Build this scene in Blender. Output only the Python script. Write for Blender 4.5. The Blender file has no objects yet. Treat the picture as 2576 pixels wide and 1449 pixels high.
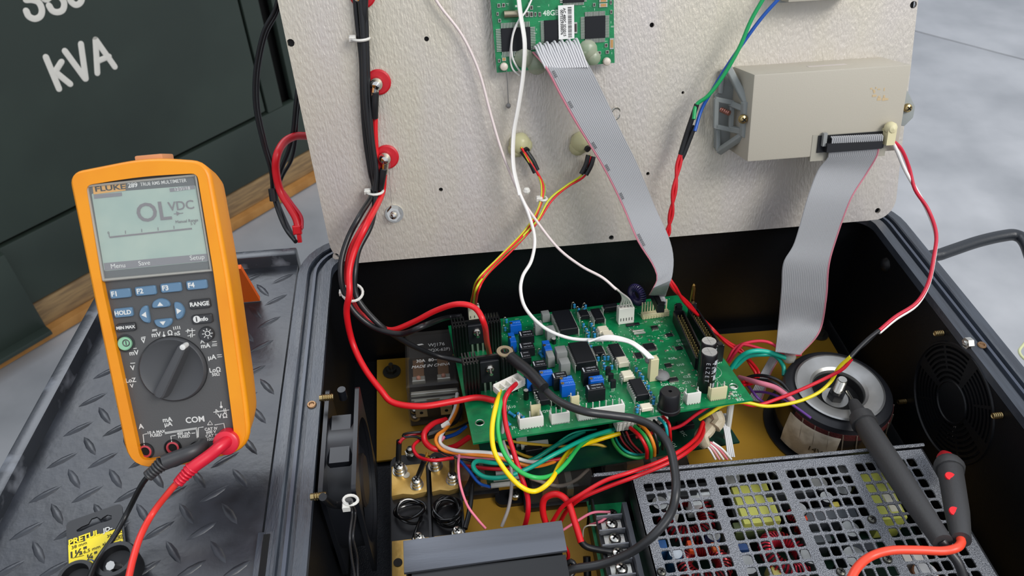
import bpy, bmesh, math, random
import numpy as np
from mathutils import Vector, Matrix
random.seed(7)
SC = bpy.context.scene
COL = SC.collection
# ------------------------------------------------------------------ camera
F = 1950.0; CX = 1288.0; CY = 724.5
_vy = np.array([-313, 1761, -F]); _vy /= np.linalg.norm(_vy)
_vx = np.array([1, .087, 0.]); _vx[2] = -(_vx[0]*_vy[0]+_vx[1]*_vy[1])/_vy[2]; _vx /= np.linalg.norm(_vx)
CM = np.array([_vx, _vy, np.cross(_vx, _vy)])
CAM = np.array([0, 0, .49])
cam = bpy.data.cameras.new('camera'); cam_o = bpy.data.objects.new('camera', cam); COL.objects.link(cam_o)
cam.sensor_width = 36; cam.lens = 36*F/2576; cam.clip_start = .01; cam.clip_end = 60
cam_o.matrix_world = Matrix.Translation(Vector(CAM)) @ Matrix(CM.tolist()).to_4x4()
cam.dof.use_dof = True; cam.dof.focus_distance = .64; cam.dof.aperture_fstop = 14
SC.camera = cam_o
# ------------------------------------------------------------------ light
SC.view_settings.view_transform = 'Standard'; SC.view_settings.look = 'None'
SC.view_settings.gamma = 1; SC.view_settings.use_curve_mapping = False
SC.view_settings.exposure = 0.16
W = bpy.data.worlds.new('world'); SC.world = W; W.use_nodes = True
nt = W.node_tree; nt.nodes.clear()
wo = nt.nodes.new('ShaderNodeOutputWorld'); bg = nt.nodes.new('ShaderNodeBackground')
tc = nt.nodes.new('ShaderNodeTexCoord'); sp = nt.nodes.new('ShaderNodeSeparateXYZ'); cr = nt.nodes.new('ShaderNodeValToRGB')
mr = nt.nodes.new('ShaderNodeMapRange'); mr.inputs[1].default_value = -1; mr.inputs[2].default_value = 1
nt.links.new(tc.outputs['Generated'], sp.inputs[0]); nt.links.new(sp.outputs['Z'], mr.inputs[0]); nt.links.new(mr.outputs[0], cr.inputs[0])
nt.links.new(cr.outputs[0], bg.inputs[0]); nt.links.new(bg.outputs[0], wo.inputs[0])
el = cr.color_ramp.elements
el[0].position = .0; el[0].color = (.22, .22, .23, 1); el[1].position = 1; el[1].color = (.84, .90, 1.0, 1)
e = el.new(.5); e.color = (.40, .42, .46, 1); e = el.new(.62); e.color = (.72, .76, .84, 1)
bg.inputs[1].default_value = 0.85
def area(name, loc, target, size, power, col):
    l = bpy.data.lights.new(name, 'AREA'); l.shape = 'RECTANGLE'; l.size, l.size_y = size; l.energy = power; l.color = col
    o = bpy.data.objects.new(name, l); COL.objects.link(o); o.location = loc
    o.rotation_euler = (Vector(target)-Vector(loc)).to_track_quat('-Z', 'Y').to_euler(); return o
area('daylight_opening', (1.9, -1.3, 2.6), (.15, .45, 0), (1.6, 1.2), 80, (1, .97, .92))
area('roof_light', (-1.3, 3.4, 3.3), (-.1, .45, 0), (2.6, 1.8), 48, (.88, .93, 1))
# ------------------------------------------------------------------ picture -> place
def ray(px, py): return CM @ np.array([(px-CX)/F, -(py-CY)/F, -1.])
def hit(px, py, p0, n):
    d = ray(px, py); return float(np.dot(np.array(p0)-CAM, n)/np.dot(d, n))
def U(px, py, z=0.): return Vector(CAM+ray(px, py)*hit(px, py, (0, 0, z), (0, 0, 1.)))
def HX(px, py, x): return Vector(CAM+ray(px, py)*hit(px, py, (x, 0, 0), (1., 0, 0)))
# upright metal panel, leaning back 18 degrees
TH = math.radians(18); PN = np.array([0, -math.cos(TH), math.sin(TH)]); PU = np.array([0, math.sin(TH), math.cos(TH)])
P0 = np.array([0, .595, .002])
def PP(px, py, d=0.): return Vector(CAM+ray(px, py)*hit(px, py, P0+PN*d, PN))
def PA(px, py, d=0.):
    p = np.array(PP(px, py, d)); return p[0], float(np.dot(p-P0, PU))
# control board, tipped towards the viewer
BU = np.array([13916, 989, -132.]); BU /= np.linalg.norm(BU)
BV = np.array([-175, 2256, -450.]); BV -= BU*np.dot(BU, BV); BV /= np.linalg.norm(BV); BN = np.cross(BU, BV)
BO = np.array(U(1190, 1115, -.045))
def PB(px, py, h=0.): return Vector(CAM+ray(px, py)*hit(px, py, BO+BN*h, BN))
def BL(px, py, h=0.):
    p = np.array(PB(px, py, h))-BO; return float(np.dot(p, BU)), float(np.dot(p, BV))
def depth_of(px, py, k):
    if isinstance(k, str):
        v = float(k[1:])
        if k[0] == 'b': return hit(px, py, BO+BN*v, BN)
        if k[0] == 'p': return hit(px, py, P0+PN*v, PN)
        if k[0] == 'x': return hit(px, py, (v, 0, 0), (1., 0, 0))
        if k[0] == 't': return v
        if k[0] == 'm': return hit(px, py, MO+MN*v, MN)
    if k > .25: return hit(px, py, (0, k, 0), (0, 1., 0))
    return hit(px, py, (0, 0, k), (0, 0, 1.))
def path(pts, sub=6):
    """pixel path with depth keys -> smooth 3-D points"""
    P = [tuple(p)+(None,)*(3-len(p)) for p in pts]
    s = [0]
    for a, b in zip(P, P[1:]): s.append(s[-1]+math.hypot(a[0]-b[0], a[1]-b[1])+1e-6)
    kn = [(s[i], depth_of(*p)) for i, p in enumerate(P) if p[2] is not None]
    t = np.interp(s, [k[0] for k in kn], [k[1] for k in kn])
    Q = [Vector(CAM+ray(p[0], p[1])*ti) for p, ti in zip(P, t)]
    return smooth(Q, sub), float(t[len(t)//2])
def smooth(Q, sub=6):
    if len(Q) < 3 or sub < 2: return Q
    Q = [2*Q[0]-Q[1]]+Q+[2*Q[-1]-Q[-2]]; out = []
    for i in range(1, len(Q)-2):
        a, b, c, d = Q[i-1:i+3]
        n = max(2, min(sub, int((c-b).length/.0022)+1))
        for j in range(n):
            u = j/n
            out.append(.5*((2*b)+(c-a)*u+(2*a-5*b+4*c-d)*u*u+(3*b-a-3*c+d)*u**3))
    out.append(Q[-2]); return out
# ------------------------------------------------------------------ materials
MATS = {}
def srgb(h):
    if not isinstance(h, str): return tuple(h)+(1,) if len(h) == 3 else h
    v = [int(h[i:i+2], 16)/255 for i in (0, 2, 4)]
    return tuple((c/12.92 if c <= .04045 else ((c+.055)/1.055)**2.4) for c in v)+(1,)
def mat(name, c='808080', rough=.5, metal=0., c2=None, scale=60, mix=(.4, .6), bump=0., bscale=400, stretch=None, trans=0., spec=.5, coat=0., detail=3, rough2=None, alpha=None, emit=0):
    if name in MATS: return MATS[name]
    m = bpy.data.materials.new(name); m.use_nodes = True; t = m.node_tree; b = t.nodes['Principled BSDF']
    b.inputs['Base Color'].default_value = srgb(c); b.inputs['Roughness'].default_value = rough; b.inputs['Metallic'].default_value = metal
    b.inputs['Specular IOR Level'].default_value = spec
    if coat: b.inputs['Coat Weight'].default_value = coat; b.inputs['Coat Roughness'].default_value = .1
    if trans: b.inputs['Transmission Weight'].default_value = trans; b.inputs['IOR'].default_value = 1.3
    if alpha is not None: b.inputs['Alpha'].default_value = alpha
    if c2 or bump:
        tx = t.nodes.new('ShaderNodeTexCoord'); mp = t.nodes.new('ShaderNodeMapping'); t.links.new(tx.outputs['Object'], mp.inputs[0])
        if stretch: mp.inputs['Scale'].default_value = stretch
    if c2:
        n = t.nodes.new('ShaderNodeTexNoise'); n.inputs['Scale'].default_value = scale; n.inputs['Detail'].default_value = detail
        r = t.nodes.new('ShaderNodeValToRGB'); r.color_ramp.elements[0].position = mix[0]; r.color_ramp.elements[1].position = mix[1]
        r.color_ramp.elements[0].color = srgb(c); r.color_ramp.elements[1].color = srgb(c2)
        t.links.new(mp.outputs[0], n.inputs[0]); t.links.new(n.outputs[0], r.inputs[0]); t.links.new(r.outputs[0], b.inputs['Base Color'])
        if rough2 is not None:
            q = t.nodes.new('ShaderNodeMapRange'); q.inputs[1].default_value = mix[0]; q.inputs[2].default_value = mix[1]; q.inputs[3].default_value = rough; q.inputs[4].default_value = rough2
            t.links.new(n.outputs[0], q.inputs[0]); t.links.new(q.outputs[0], b.inputs['Roughness'])
    if bump:
        n = t.nodes.new('ShaderNodeTexNoise'); n.inputs['Scale'].default_value = bscale; n.inputs['Detail'].default_value = 3
        u = t.nodes.new('ShaderNodeBump'); u.inputs['Strength'].default_value = bump; u.inputs['Distance'].default_value = .001
        t.links.new(mp.outputs[0], n.inputs[0]); t.links.new(n.outputs[0], u.inputs['Height']); t.links.new(u.outputs[0], b.inputs['Normal'])
    MATS[name] = m; return m
def wirem(c, rough=.38): return mat('wire_'+c, c, rough, spec=.5)
# ------------------------------------------------------------------ mesh builder
def frame(o, x, y, z=None):
    x = Vector(x).normalized(); y = Vector(y); z = Vector(z) if z is not None else x.cross(y); z.normalize(); y = z.cross(x)
    M = Matrix.Identity(4)
    for i in range(3): M[i][0] = x[i]; M[i][1] = y[i]; M[i][2] = z[i]; M[i][3] = o[i]
    return M
LOC = {}
class G:
    def __init__(s, M=None): s.v = []; s.f = []; s.mi = []; s.ms = []; s.M = M or Matrix.Identity(4); s.c = 0
    def use(s, m):
        if m not in s.ms: s.ms.append(m)
        s.c = s.ms.index(m); return s
    def add(s, vs, fs):
        k = len(s.v); s.v += [s.M @ Vector(p) for p in vs]; s.f += [tuple(i+k for i in f) for f in fs]; s.mi += [s.c]*len(fs); return s
    def box(s, c, d, R=None, ch=0.):
        x, y, z = d[0]/2, d[1]/2, d[2]/2; c = Vector(c)
        if ch:
            lay = [(x-ch, y-ch, -z), (x, y, -z+ch), (x, y, z-ch), (x-ch, y-ch, z)]; vs = []
            for a, b, h in lay: vs += [(-a, -b, h), (a, -b, h), (a, b, h), (-a, b, h)]
            fs = [(3, 2, 1, 0), (12, 13, 14, 15)]
            for L in range(3):
                for i in range(4): fs.append((L*4+i, L*4+(i+1) % 4, L*4+4+(i+1) % 4, L*4+4+i))
        else:
            vs = [(-x, -y, -z), (x, -y, -z), (x, y, -z), (-x, y, -z), (-x, -y, z), (x, -y, z), (x, y, z), (-x, y, z)]
            fs = [(3, 2, 1, 0), (4, 5, 6, 7), (0, 1, 5, 4), (1, 2, 6, 5), (2, 3, 7, 6), (3, 0, 4, 7)]
        if R is not None: vs = [R @ Vector(p) for p in vs]
        return s.add([c+Vector(p) for p in vs], fs)
    def prism(s, poly, z0, z1, top=None):
        """poly in xy, extruded from z0 to z1; top = scaled poly"""
        n = len(poly); t = top or poly
        vs = [(p[0], p[1], z0) for p in poly]+[(p[0], p[1], z1) for p in t]
        fs = [tuple(range(n-1, -1, -1)), tuple(range(n, 2*n))]+[(i, (i+1) % n, n+(i+1) % n, n+i) for i in range(n)]
        return s.add(vs, fs)
    def lathe(s, prof, o=(0, 0, 0), ax=(0, 0, 1), n=20, cap=True):
        z = Vector(ax).normalized(); x = z.orthogonal().normalized(); y = z.cross(x); o = Vector(o); vs = []; fs = []
        for r, h in prof:
            for i in range(n):
                a = 2*math.pi*i/n; vs.append(o+z*h+(x*math.cos(a)+y*math.sin(a))*r)
        for k in range(len(prof)-1):
            for i in range(n): fs.append((k*n+i, k*n+(i+1) % n, k*n+n+(i+1) % n, k*n+n+i))
        if cap:
            if prof[0][0] > 1e-6: fs.append(tuple(range(n-1, -1, -1)))
            if prof[-1][0] > 1e-6: fs.append(tuple(range((len(prof)-1)*n, len(prof)*n)))
        return s.add(vs, fs)
    def cyl(s, a, b, r, r2=None, n=12):
        a = Vector(a); b = Vector(b); return s.lathe([(r, 0), (r if r2 is None else r2, (b-a).length)], a, b-a, n)
    def tube(s, pts, r, n=7, cap=True, flat=1.):
        pts = [Vector(p) for p in pts]; m = len(pts); vs = []; fs = []
        T = [(pts[min(i+1, m-1)]-pts[max(i-1, 0)]).normalized() for i in range(m)]
        nn = T[0].orthogonal().normalized()
        for i in range(m):
            nn = (nn-T[i]*nn.dot(T[i])); nn = nn.normalized() if nn.length > 1e-6 else T[i].orthogonal().normalized()
            b = T[i].cross(nn); rr = r[i] if isinstance(r, (list, tuple)) else r
            for j in range(n):
                a = 2*math.pi*j/n; vs.append(pts[i]+(nn*math.cos(a)+b*math.sin(a)*flat)*rr)
        for i in range(m-1):
            for j in range(n): fs.append((i*n+j, i*n+(j+1) % n, i*n+n+(j+1) % n, i*n+n+j))
        if cap: fs += [tuple(range(n-1, -1, -1)), tuple(range((m-1)*n, m*n))]
        return s.add(vs, fs)
    def ball(s, c, r, n=10, sq=1., ax=(0, 0, 1)):
        k = max(4, n//2); prof = [(r*math.sin(math.pi*i/k) if 0 < i < k else 1e-7, -r*sq*math.cos(math.pi*i/k)) for i in range(k+1)]
        return s.lathe(prof, c, ax, n, cap=False)
    def torus(s, c, ax, R, r, n=20, k=8, arc=1.0, a0=0.):
        z = Vector(ax).normalized(); x = z.orthogonal().normalized(); y = z.cross(x); c = Vector(c)
        m = n if arc >= 1 else n+1
        pts = [c+(x*math.cos(a0+2*math.pi*arc*i/n)+y*math.sin(a0+2*math.pi*arc*i/n))*R for i in range(m)]
        if arc < 1: return s.tube(pts, r, k)
        vs = []; fs = []
        for i in range(n):
            d = (pts[i]-c).normalized()
            for j in range(k):
                a = 2*math.pi*j/k; vs.append(pts[i]+(d*math.cos(a)+z*math.sin(a))*r)
        for i in range(n):
            for j in range(k): fs.append((i*k+j, i*k+(j+1) % k, ((i+1) % n)*k+(j+1) % k, ((i+1) % n)*k+j))
        return s.add(vs, fs)
    def poly(s, vs): return s.add(vs, [tuple(range(len(vs)))])
    def build(s, name, parent=None, sharp=35, bevel=0, flatshade=False):
        me = bpy.data.meshes.new(name)
        c = sum(s.v, Vector())/max(1, len(s.v)) if parent is not None else sum(s.v, Vector())/max(1, len(s.v))
        if parent is None and s.v: c.z = min(p.z for p in s.v)
        me.from_pydata([tuple(p-c) for p in s.v], [], s.f)
        for m in s.ms: me.materials.append(m)
        me.polygons.foreach_set('material_index', s.mi)
        bm = bmesh.new(); bm.from_mesh(me)
        bmesh.ops.recalc_face_normals(bm, faces=bm.faces)
        if bevel:
            bmesh.ops.bevel(bm, geom=[e for e in bm.edges if e.is_manifold and e.calc_face_angle(0) > .6], offset=bevel, segments=2, affect='EDGES', profile=.6, clamp_overlap=True)
        bm.to_mesh(me); bm.free()
        if not flatshade:
            me.shade_smooth(); me.set_sharp_from_angle(angle=math.radians(sharp))
        me.update()
        o = bpy.data.objects.new(name, me); COL.objects.link(o); LOC[o.name] = c.copy()
        if parent is not None: o.parent = parent; o.location = c-LOC[parent.name]
        else: o.location = c
        return o
def rnd(w, h, r, n=5, cx=0, cy=0):
    out = []
    for sx, sy, a0 in ((1, -1, -90), (1, 1, 0), (-1, 1, 90), (-1, -1, 180)):
        for i in range(n+1):
            a = math.radians(a0+90*i/n); out.append((cx+sx*(w/2-r)+r*math.cos(a), cy+sy*(h/2-r)+r*math.sin(a)))
    return out
def thing(name, label, cat, loc, group=None):
    o = bpy.data.objects.new(name, None); COL.objects.link(o); o.empty_display_size = .01; o.location = loc; LOC[o.name] = Vector(loc)
    return tag(o, label, cat, group)
def tag(o, label=None, cat=None, group=None, kind=None):
    if label: o['label'] = label
    if cat: o['category'] = cat
    if group: o['group'] = group
    if kind: o['kind'] = kind
    return o
def holes(outline, inner, thick, M, m, name, parent=None):
    """slab with real holes: filled 2-D curve, extruded; local xy, top at z=0"""
    cu = bpy.data.curves.new(name, 'CURVE'); cu.dimensions = '2D'; cu.fill_mode = 'BOTH'; cu.extrude = thick/2
    for pl in [outline]+inner:
        s = cu.splines.new('POLY'); s.points.add(len(pl)-1); s.use_cyclic_u = True
        for p, q in zip(s.points, pl): p.co = (q[0], q[1], 0, 1)
    t = bpy.data.objects.new('tmp', cu); COL.objects.link(t)
    dg = bpy.context.evaluated_depsgraph_get(); me = bpy.data.meshes.new_from_object(t.evaluated_get(dg))
    bpy.data.objects.remove(t)
    g = G(M).use(m); g.add([(v.co.x, v.co.y, v.co.z-thick/2) for v in me.vertices], [tuple(p.vertices) for p in me.polygons])
    bpy.data.meshes.remove(me)
    return g.build(name, parent, sharp=30)
def circ(x, y, r, n=12): return [(x+r*math.cos(2*math.pi*i/n), y+r*math.sin(2*math.pi*i/n)) for i in range(n)]
_T = {}
def text(s, size, M, m, parent, name='lettering', bold=0., ext=.0001, sx=1., align='CENTER', shear=0., res=3):
    """flat print as thin raised geometry; M places its centre"""
    key = (s, round(size, 5), bold, ext, sx, align, shear)
    if key not in _T:
        cu = bpy.data.curves.new('t', 'FONT'); cu.body = s; cu.size = size; cu.align_x = align; cu.align_y = 'CENTER'; cu.extrude = ext; cu.offset = bold*size; cu.resolution_u = res; cu.shear = shear; cu.space_line = .85
        t = bpy.data.objects.new('tmp', cu); COL.objects.link(t)
        dg = bpy.context.evaluated_depsgraph_get(); me = bpy.data.meshes.new_from_object(t.evaluated_get(dg))
        bpy.data.objects.remove(t)
        _T[key] = ([(v.co.x*sx, v.co.y, v.co.z+ext) for v in me.vertices], [tuple(p.vertices) for p in me.polygons]); bpy.data.meshes.remove(me)
    vs, fs = _T[key]
    if isinstance(parent, G):
        k = parent.M; parent.M = M; parent.use(m).add(vs, fs); parent.M = k; return parent
    return G(M).use(m).add(vs, fs).build(name, parent, flatshade=True)
def wire(pts, dpx, c, parent=None, name='wire', sub=6, n=7, m=None, flat=1., label=None):
    Q, t = path(pts, sub)
    o = G().use(m or wirem(c)).tube(Q, dpx/2*t/F, (8 if dpx < 8 else 12), flat=flat).build(name, parent, sharp=80)
    if label: o['label'] = label
    return o
def sleeve(pts, dpx, parent, name='heat_shrink_sleeve', c='17181b'): return wire(pts, dpx, c, parent, name, m=mat('sleeve', c, .45))
# ================================================================== SETTING
M_conc = mat('concrete', '989a9d', .55, c2='b6b7b9', scale=4, mix=(.32, .7), bump=.25, bscale=90, detail=8)
M_joint = mat('joint', '3a3c3f', .9)
ja, jb = Vector((1.887, 2.679, 0)), Vector((2.144, 2.403, 0)); jd = (jb-ja).normalized(); jn = Vector((jd.y, -jd.x, 0))
fl = G().use(M_joint); fl.box((1, 1.5, -.835), (12, 12, .05)); floor = tag(fl.build('floor'), kind='structure')
def slab(o0, s0, s1, n0, n1):
    P = [o0+jd*s0+jn*n0, o0+jd*s1+jn*n0, o0+jd*s1+jn*n1, o0+jd*s0+jn*n1]
    g = G().use(M_conc); g.prism([(p.x, p.y) for p in P], -.811, -.8); g.build('slab', floor)
for n0, n1 in ((-5.5, -.004), (.004, 5.5)):
    for s0, s1 in ((-5, -2.404), (-2.396, 1.9), (1.908, 6)): slab(ja, s0, s1, n0, n1)

# ---------------------------------------------------------------- generator canopy on a timber bearer
GO = np.array(U(600, 565, -.8)); GG = np.array([1, 1, 0])/2**.5; GNn = np.array([1, -1, 0])/2**.5
def GP(px, py, d=0.): return Vector(CAM+ray(px, py)*hit(px, py, GO+GNn*d, GNn))
def gs(px, py):
    p = np.array(GP(px, py))-GO; return float(np.dot(p, GG)), float(p[2]-.0)
M_gen = mat('dark_green_paint', '2b352f', .42, c2='323d36', scale=3, bump=.03, bscale=300)
M_gend = mat('gasket_black', '0b0c0d', .6)
M_white = mat('white_paint_letters', 'd8d5cc', .5)
gt = thing('generator_canopy', 'dark green painted generator canopy with white rating letters, standing on the floor behind the meter', 'generator', tuple(GO+np.array([0, 0, .1])))
GM = frame(tuple(GO), GG, (0, 0, 1), GNn)      # local x along the face, y up, z out
g = G(GM).use(M_gend); g.box((-.1, .72, -.35), (3.4, 1.15, .6)); g.build('inner_shell', gt)
def gpan(x0, x1, y0, y1, z, name, th=.02, m=None, bev=.004):
    g = G(GM).use(m or M_gen); g.box(((x0+x1)/2, (y0+y1)/2, z-th/2), (x1-x0, y1-y0, th)); return g.build(name, gt, bevel=bev)
gpan(-1.9, .168, .272, 1.3, .0, 'door_panel')
gpan(.175, .224, .262, 1.3, .0, 'door_frame')
gpan(-1.9, .9, .10, .262, .0, 'lower_skirt')
gpan(.262, .9, .262, 1.3, -.004, 'end_panel')
gpan(.224, .262, .262, 1.3, -.045, 'recessed_seal', m=M_gend)
g = G(GM).use(M_gen); g.box((-1.12, .155, .018), (1.16, .22, .03)); g.box((-1.12, .05, .03), (1.16, .012, .055)); g.build('forklift_pocket_cover', gt, bevel=.003)
def stroke(pts, name='letter'):
    P = [GP(x/2.264, y/2.264, .001) for x, y in pts]; return smooth(P, 8)
lets = {'k': [[(262, 325), (338, 508)], [(352, 352), (304, 428)], [(322, 415), (402, 480)]],
        'V': [[(370, 290), (487, 450)], [(462, 250), (490, 450)]],
        'A': [[(545, 225), (556, 418)], [(545, 225), (656, 382)], [(556, 350), (622, 322)]],
        '3': [[(150, 62), (166, 94), (200, 108), (232, 92), (240, 55), (222, 15), (185, 0), (150, 0)], [(185, 0), (205, -40), (190, -85), (150, -95), (115, -70)]],
        '5': [[(280, 32), (300, 62), (332, 70), (360, 55), (366, 15), (340, -20), (295, -22), (255, -5), (220, -110), (290, -135)]],
        '0': [[(392, -30), (405, 8), (430, 28), (455, 20), (468, -8), (460, -60), (430, -140), (400, -165), (372, -150), (365, -100), (392, -30)]]}
for ch, st in lets.items():
    g = G(GM).use(M_white)
    for s in st:
        P = [GM.inverted() @ p for p in stroke(s)]
        g.tube([(p.x, p.y, 0) for p in P],   .0063, 10, flat=1.0)
        for e in (P[0], P[-1]): g.ball((e.x, e.y, 0),   .0063, 10)
    g.v = [GM @ Vector(((q := GM.inverted() @ v).x, q.y, q.z*.12)) for v in g.v]
    g.build('letter', gt)
M_wood = mat('bearer_timber', '80684a', .75, c2='9c8058', scale=14, stretch=(1, 1, 8), bump=.3, bscale=60)
M_wood2 = mat('bearer_timber_fresh', 'a9763a', .7, c2='b98546', scale=20)
pt = thing('timber_pallet', 'weathered timber bearer under the dark green generator canopy', 'pallet', tuple(GO+np.array([0, 0, .0])))
g = G(GM).use(M_wood); g.box((-.1, .063, -.35), (3.2, .066, .7)); g.build('bearer', pt, bevel=.003)
g = G(GM).use(M_wood2); g.box((-.1, .017, -.33), (3.2, .024, .7)); g.build('deck_board', pt, bevel=.002)

# ---------------------------------------------------------------- tread plate deck
M_dk = mat('tread_paint', '1b1e23', .32, c2='31353d', scale=26, mix=(.35, .7), rough2=.40, bump=.25, bscale=160, spec=.7)
M_rail = mat('rail_paint', '2c3036', .26, c2='6b7078', scale=45, mix=(.55, .72), rough2=.4, bump=.1, bscale=200, spec=.7)
DZ = -.003
dk = thing('tread_plate_deck', 'black painted diamond tread plate shelf with a raised edge rail, under the yellow meter', 'deck', (-.24, .38, DZ-.004))
rx = lambda y: -.3217+(y-.4584)*.095
g = G().use(M_dk); g.prism([(rx(.12), .12), (-.1455, .12), (-.1455, .604), (rx(.604), .604)], DZ-.004, DZ); g.build('plate', dk)
g = G().use(M_dk)
def tread(g, cx, cy, ang, L, w, h):
    R = Matrix.Rotation(ang, 4, 'Z'); k = len(g.v)
    pr = []
    for t in (-1, -.6, 0, .6, 1):
        ww = w*(1-t*t)**.8; pr.append((t*L/2, ww/2, h*(1-t*t)))
    vs = []
    for x, hw, hh in pr[1:4]: vs += [(x, -hw, 0), (x, -hw*.45, hh), (x, hw*.45, hh), (x, hw, 0)]
    vs += [(pr[0][0], 0, 0), (pr[4][0], 0, 0)]
    fs = []
    for s in (0, 4):
        for j in range(3): fs.append((s+j, s+j+4, s+j+5, s+j+1))
    fs += [(12, 0, 1), (12, 1, 2), (12, 2, 3), (8, 13, 9), (9, 13, 10), (10, 13, 11)]
    g.add([R @ Vector(p)+Vector((cx, cy, DZ+.0001)) for p in vs], fs)
a0 = Vector((-.3017, .4201)); c1 = Vector((-.0033, -.0297)); c2 = Vector((.031, -.0038))
for i in range(-9, 12):
    for j in range(-3, 8):
        for b in (0, 1):
            p = a0+c1*(i+.55*b)+c2*(j+.5*b)
            if .14 < p.y < .59 and rx(p.y)+.012 < p.x < -.157: tread(g, p.x, p.y, math.radians(33 if b == 0 else -54), .0235, .0058, .0012)
tag(g.build('tread_pattern', dk, sharp=60), kind='stuff')
g = G().use(M_rail)
def bar(P, w, z0, z1):
    g.prism(P, z0, z1)
g.prism([(rx(.1)-.012, .1), (rx(.1), .1), (rx(.602), .602), (rx(.602)-.012, .602)], -.03, .0105); g.build('edge_rail', dk, bevel=.0025)
g = G().use(M_rail); g.prism([(rx(.602)-.012, .6025), (-.1445, .6025), (-.1445, .614), (rx(.602)-.012, .614)], -.03, .0105); g.build('edge_rail', dk, bevel=.0025)
g = G().use(M_rail); g.prism([(rx(.1), .1), (-.148, .1), (-.148, .60), (rx(.6), .60)], -.05, DZ-.0045); g.build('under_frame', dk)

# ---------------------------------------------------------------- black equipment enclosure
M_blk = mat('enclosure_black', '07090d', .45, bump=.15, bscale=700, spec=.3)
M_fl = mat('flange_black', '2b3038', .25, c2='3c434d', scale=30, stretch=(6, .6, 1), mix=(.35, .7), rough2=.38, bump=.25, bscale=260, spec=.7)
XL, XR, YF, YB, ZF = -.1114, .4421, .13, .604, -.156
bx = thing('equipment_enclosure', 'open black steel equipment enclosure with a grooved rim, holding all the electronics', 'enclosure', (.165, .37, ZF-.003))
def sweep(prof, name, m, r0=.02, bev=0):
    g = G().use(m); ring = []
    for sx, sy, a0 in ((1, -1, -90), (1, 1, 0), (-1, 1, 90), (-1, -1, 180)):
        for i in range(9):
            a = math.radians(a0+90*i/8); ring.append(((XR-r0) if sx > 0 else (XL+r0), (YB-r0) if sy > 0 else (YF+r0), math.cos(a), math.sin(a)))
    n = len(ring); vs = []; fs = []
    for o, z in prof: vs += [(x+(r0+o)*c, y+(r0+o)*s, z) for x, y, c, s in ring]
    k = len(prof)
    for j in range(k):
        for i in range(n): fs.append((j*n+i, j*n+(i+1) % n, ((j+1) % k)*n+(i+1) % n, ((j+1) % k)*n+i))
    g.add(vs, fs); return g.build(name, bx, sharp=25)
sweep([(-.0, -.002), (0, 0), (.0095, 0), (.0105, -.0035), (.0135, -.0035), (.0142, -.0005), (.0168, -.0005), (.0175, -.0035), (.0205, -.0035), (.0212, 0), (.0225, .0008), (.0315, .0004), (.032, -.0004), (.032, -.006), (.0305, -.008), (.0, -.008)], 'grooved_rim', M_fl)
sweep([(.0142, -.0032), (.0142, .0002), (.0168, .0002), (.0168, -.0032)], 'gasket_ridge', mat('gasket_ridge', '3b4250', .3, spec=.6))
g = G().use(M_blk); g.box((.165, .367, ZF-.0015), (.57, .49, .003)); g.build('floor_pan', bx)
M_pan = mat('pan_leather_black', '1b1f27', .5, bump=.8, bscale=900)
g = G().use(M_pan); g.prism([(XL+.004, YF), (-.02, YF), (-.02, .462), (XL+.004, .462)], ZF, ZF+.003); g.build('rubber_mat', bx)
g = G().use(M_blk); g.box((XL-.0015, .367, -.081), (.003, .48, .15)); g.build('side_panel', bx)
g = G().use(M_blk); g.box((.165, YB+.0045, -.081), (.56, .003, .15)); g.build('back_panel', bx)
g = G().use(M_blk); g.box((.165, YF-.0015, -.081), (.56, .003, .15)); g.build('front_panel', bx)
# right side panel with a round pattern of arc slots
def arc_slot(cx, cy, r0, r1, a0, a1, n=6):
    o = [(cx+r1*math.cos(a0+(a1-a0)*i/n), cy+r1*math.sin(a0+(a1-a0)*i/n)) for i in range(n+1)]
    return o+[(cx+r0*math.cos(a1-(a1-a0)*i/n), cy+r0*math.sin(a1-(a1-a0)*i/n)) for i in range(n+1)]
VY, VZ = .401, -.061
sl = []
for k in range(7):
    r = .0215+k*.0046
    for q in range(4):
        a0 = math.radians(90*q+5+17*(k % 2)*0); m_ = 1 if k < 2 else 2
        for w in range(m_):
            b0 = a0+math.radians(80)*w/m_; sl.append(arc_slot(VY, VZ, r, r+.0024, b0+.03, b0+math.radians(80)/m_-.03))
MR = frame((XR+.0005, 0, 0), (0, 1, 0), (0, 0, 1), (1, 0, 0))
MR = Matrix(((0, 0, 1, XR+.0025), (1, 0, 0, 0), (0, 1, 0, 0), (0, 0, 0, 1)))
holes([(YF, -.155), (YB+.004, -.155), (YB+.004, -.009), (YF, -.009)], sl, .002, MR, M_blk, 'vented_side_panel', bx)
g = G().use(M_blk)
g.torus((XR+.0005, VY, VZ), (1, 0, 0), .0545, .0016, 48, 6); g.torus((XR+.0005, VY, VZ), (1, 0, 0), .0195, .0012, 36, 6); g.build('vent_ring', bx)
g = G().use(mat('filter_black', '0a0b0e', .9)); g.cyl((XR+.006, VY, VZ), (XR+.010, VY, VZ), .058, n=32); g.build('filter_disc', bx)
g = G().use(mat('glint_grey', 'a09c96', .8))  # pale specks painted as glints of light behind the vent slots
for i in range(46):
    a = random.uniform(-2.2, -.6); r = random.uniform(.024, .05); g.box((XR+.0058, VY+r*math.cos(a), VZ+r*math.sin(a)), (.0006, .0005, random.uniform(.0008, .003)))
tag(g.build('painted_glints', bx), kind='stuff')
M_zinc = mat('zinc', 'c9c7bf', .25, 1.0, bump=.1, bscale=500); M_brs = mat('brass_screw', 'b8a272', .28, 1.0)
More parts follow.
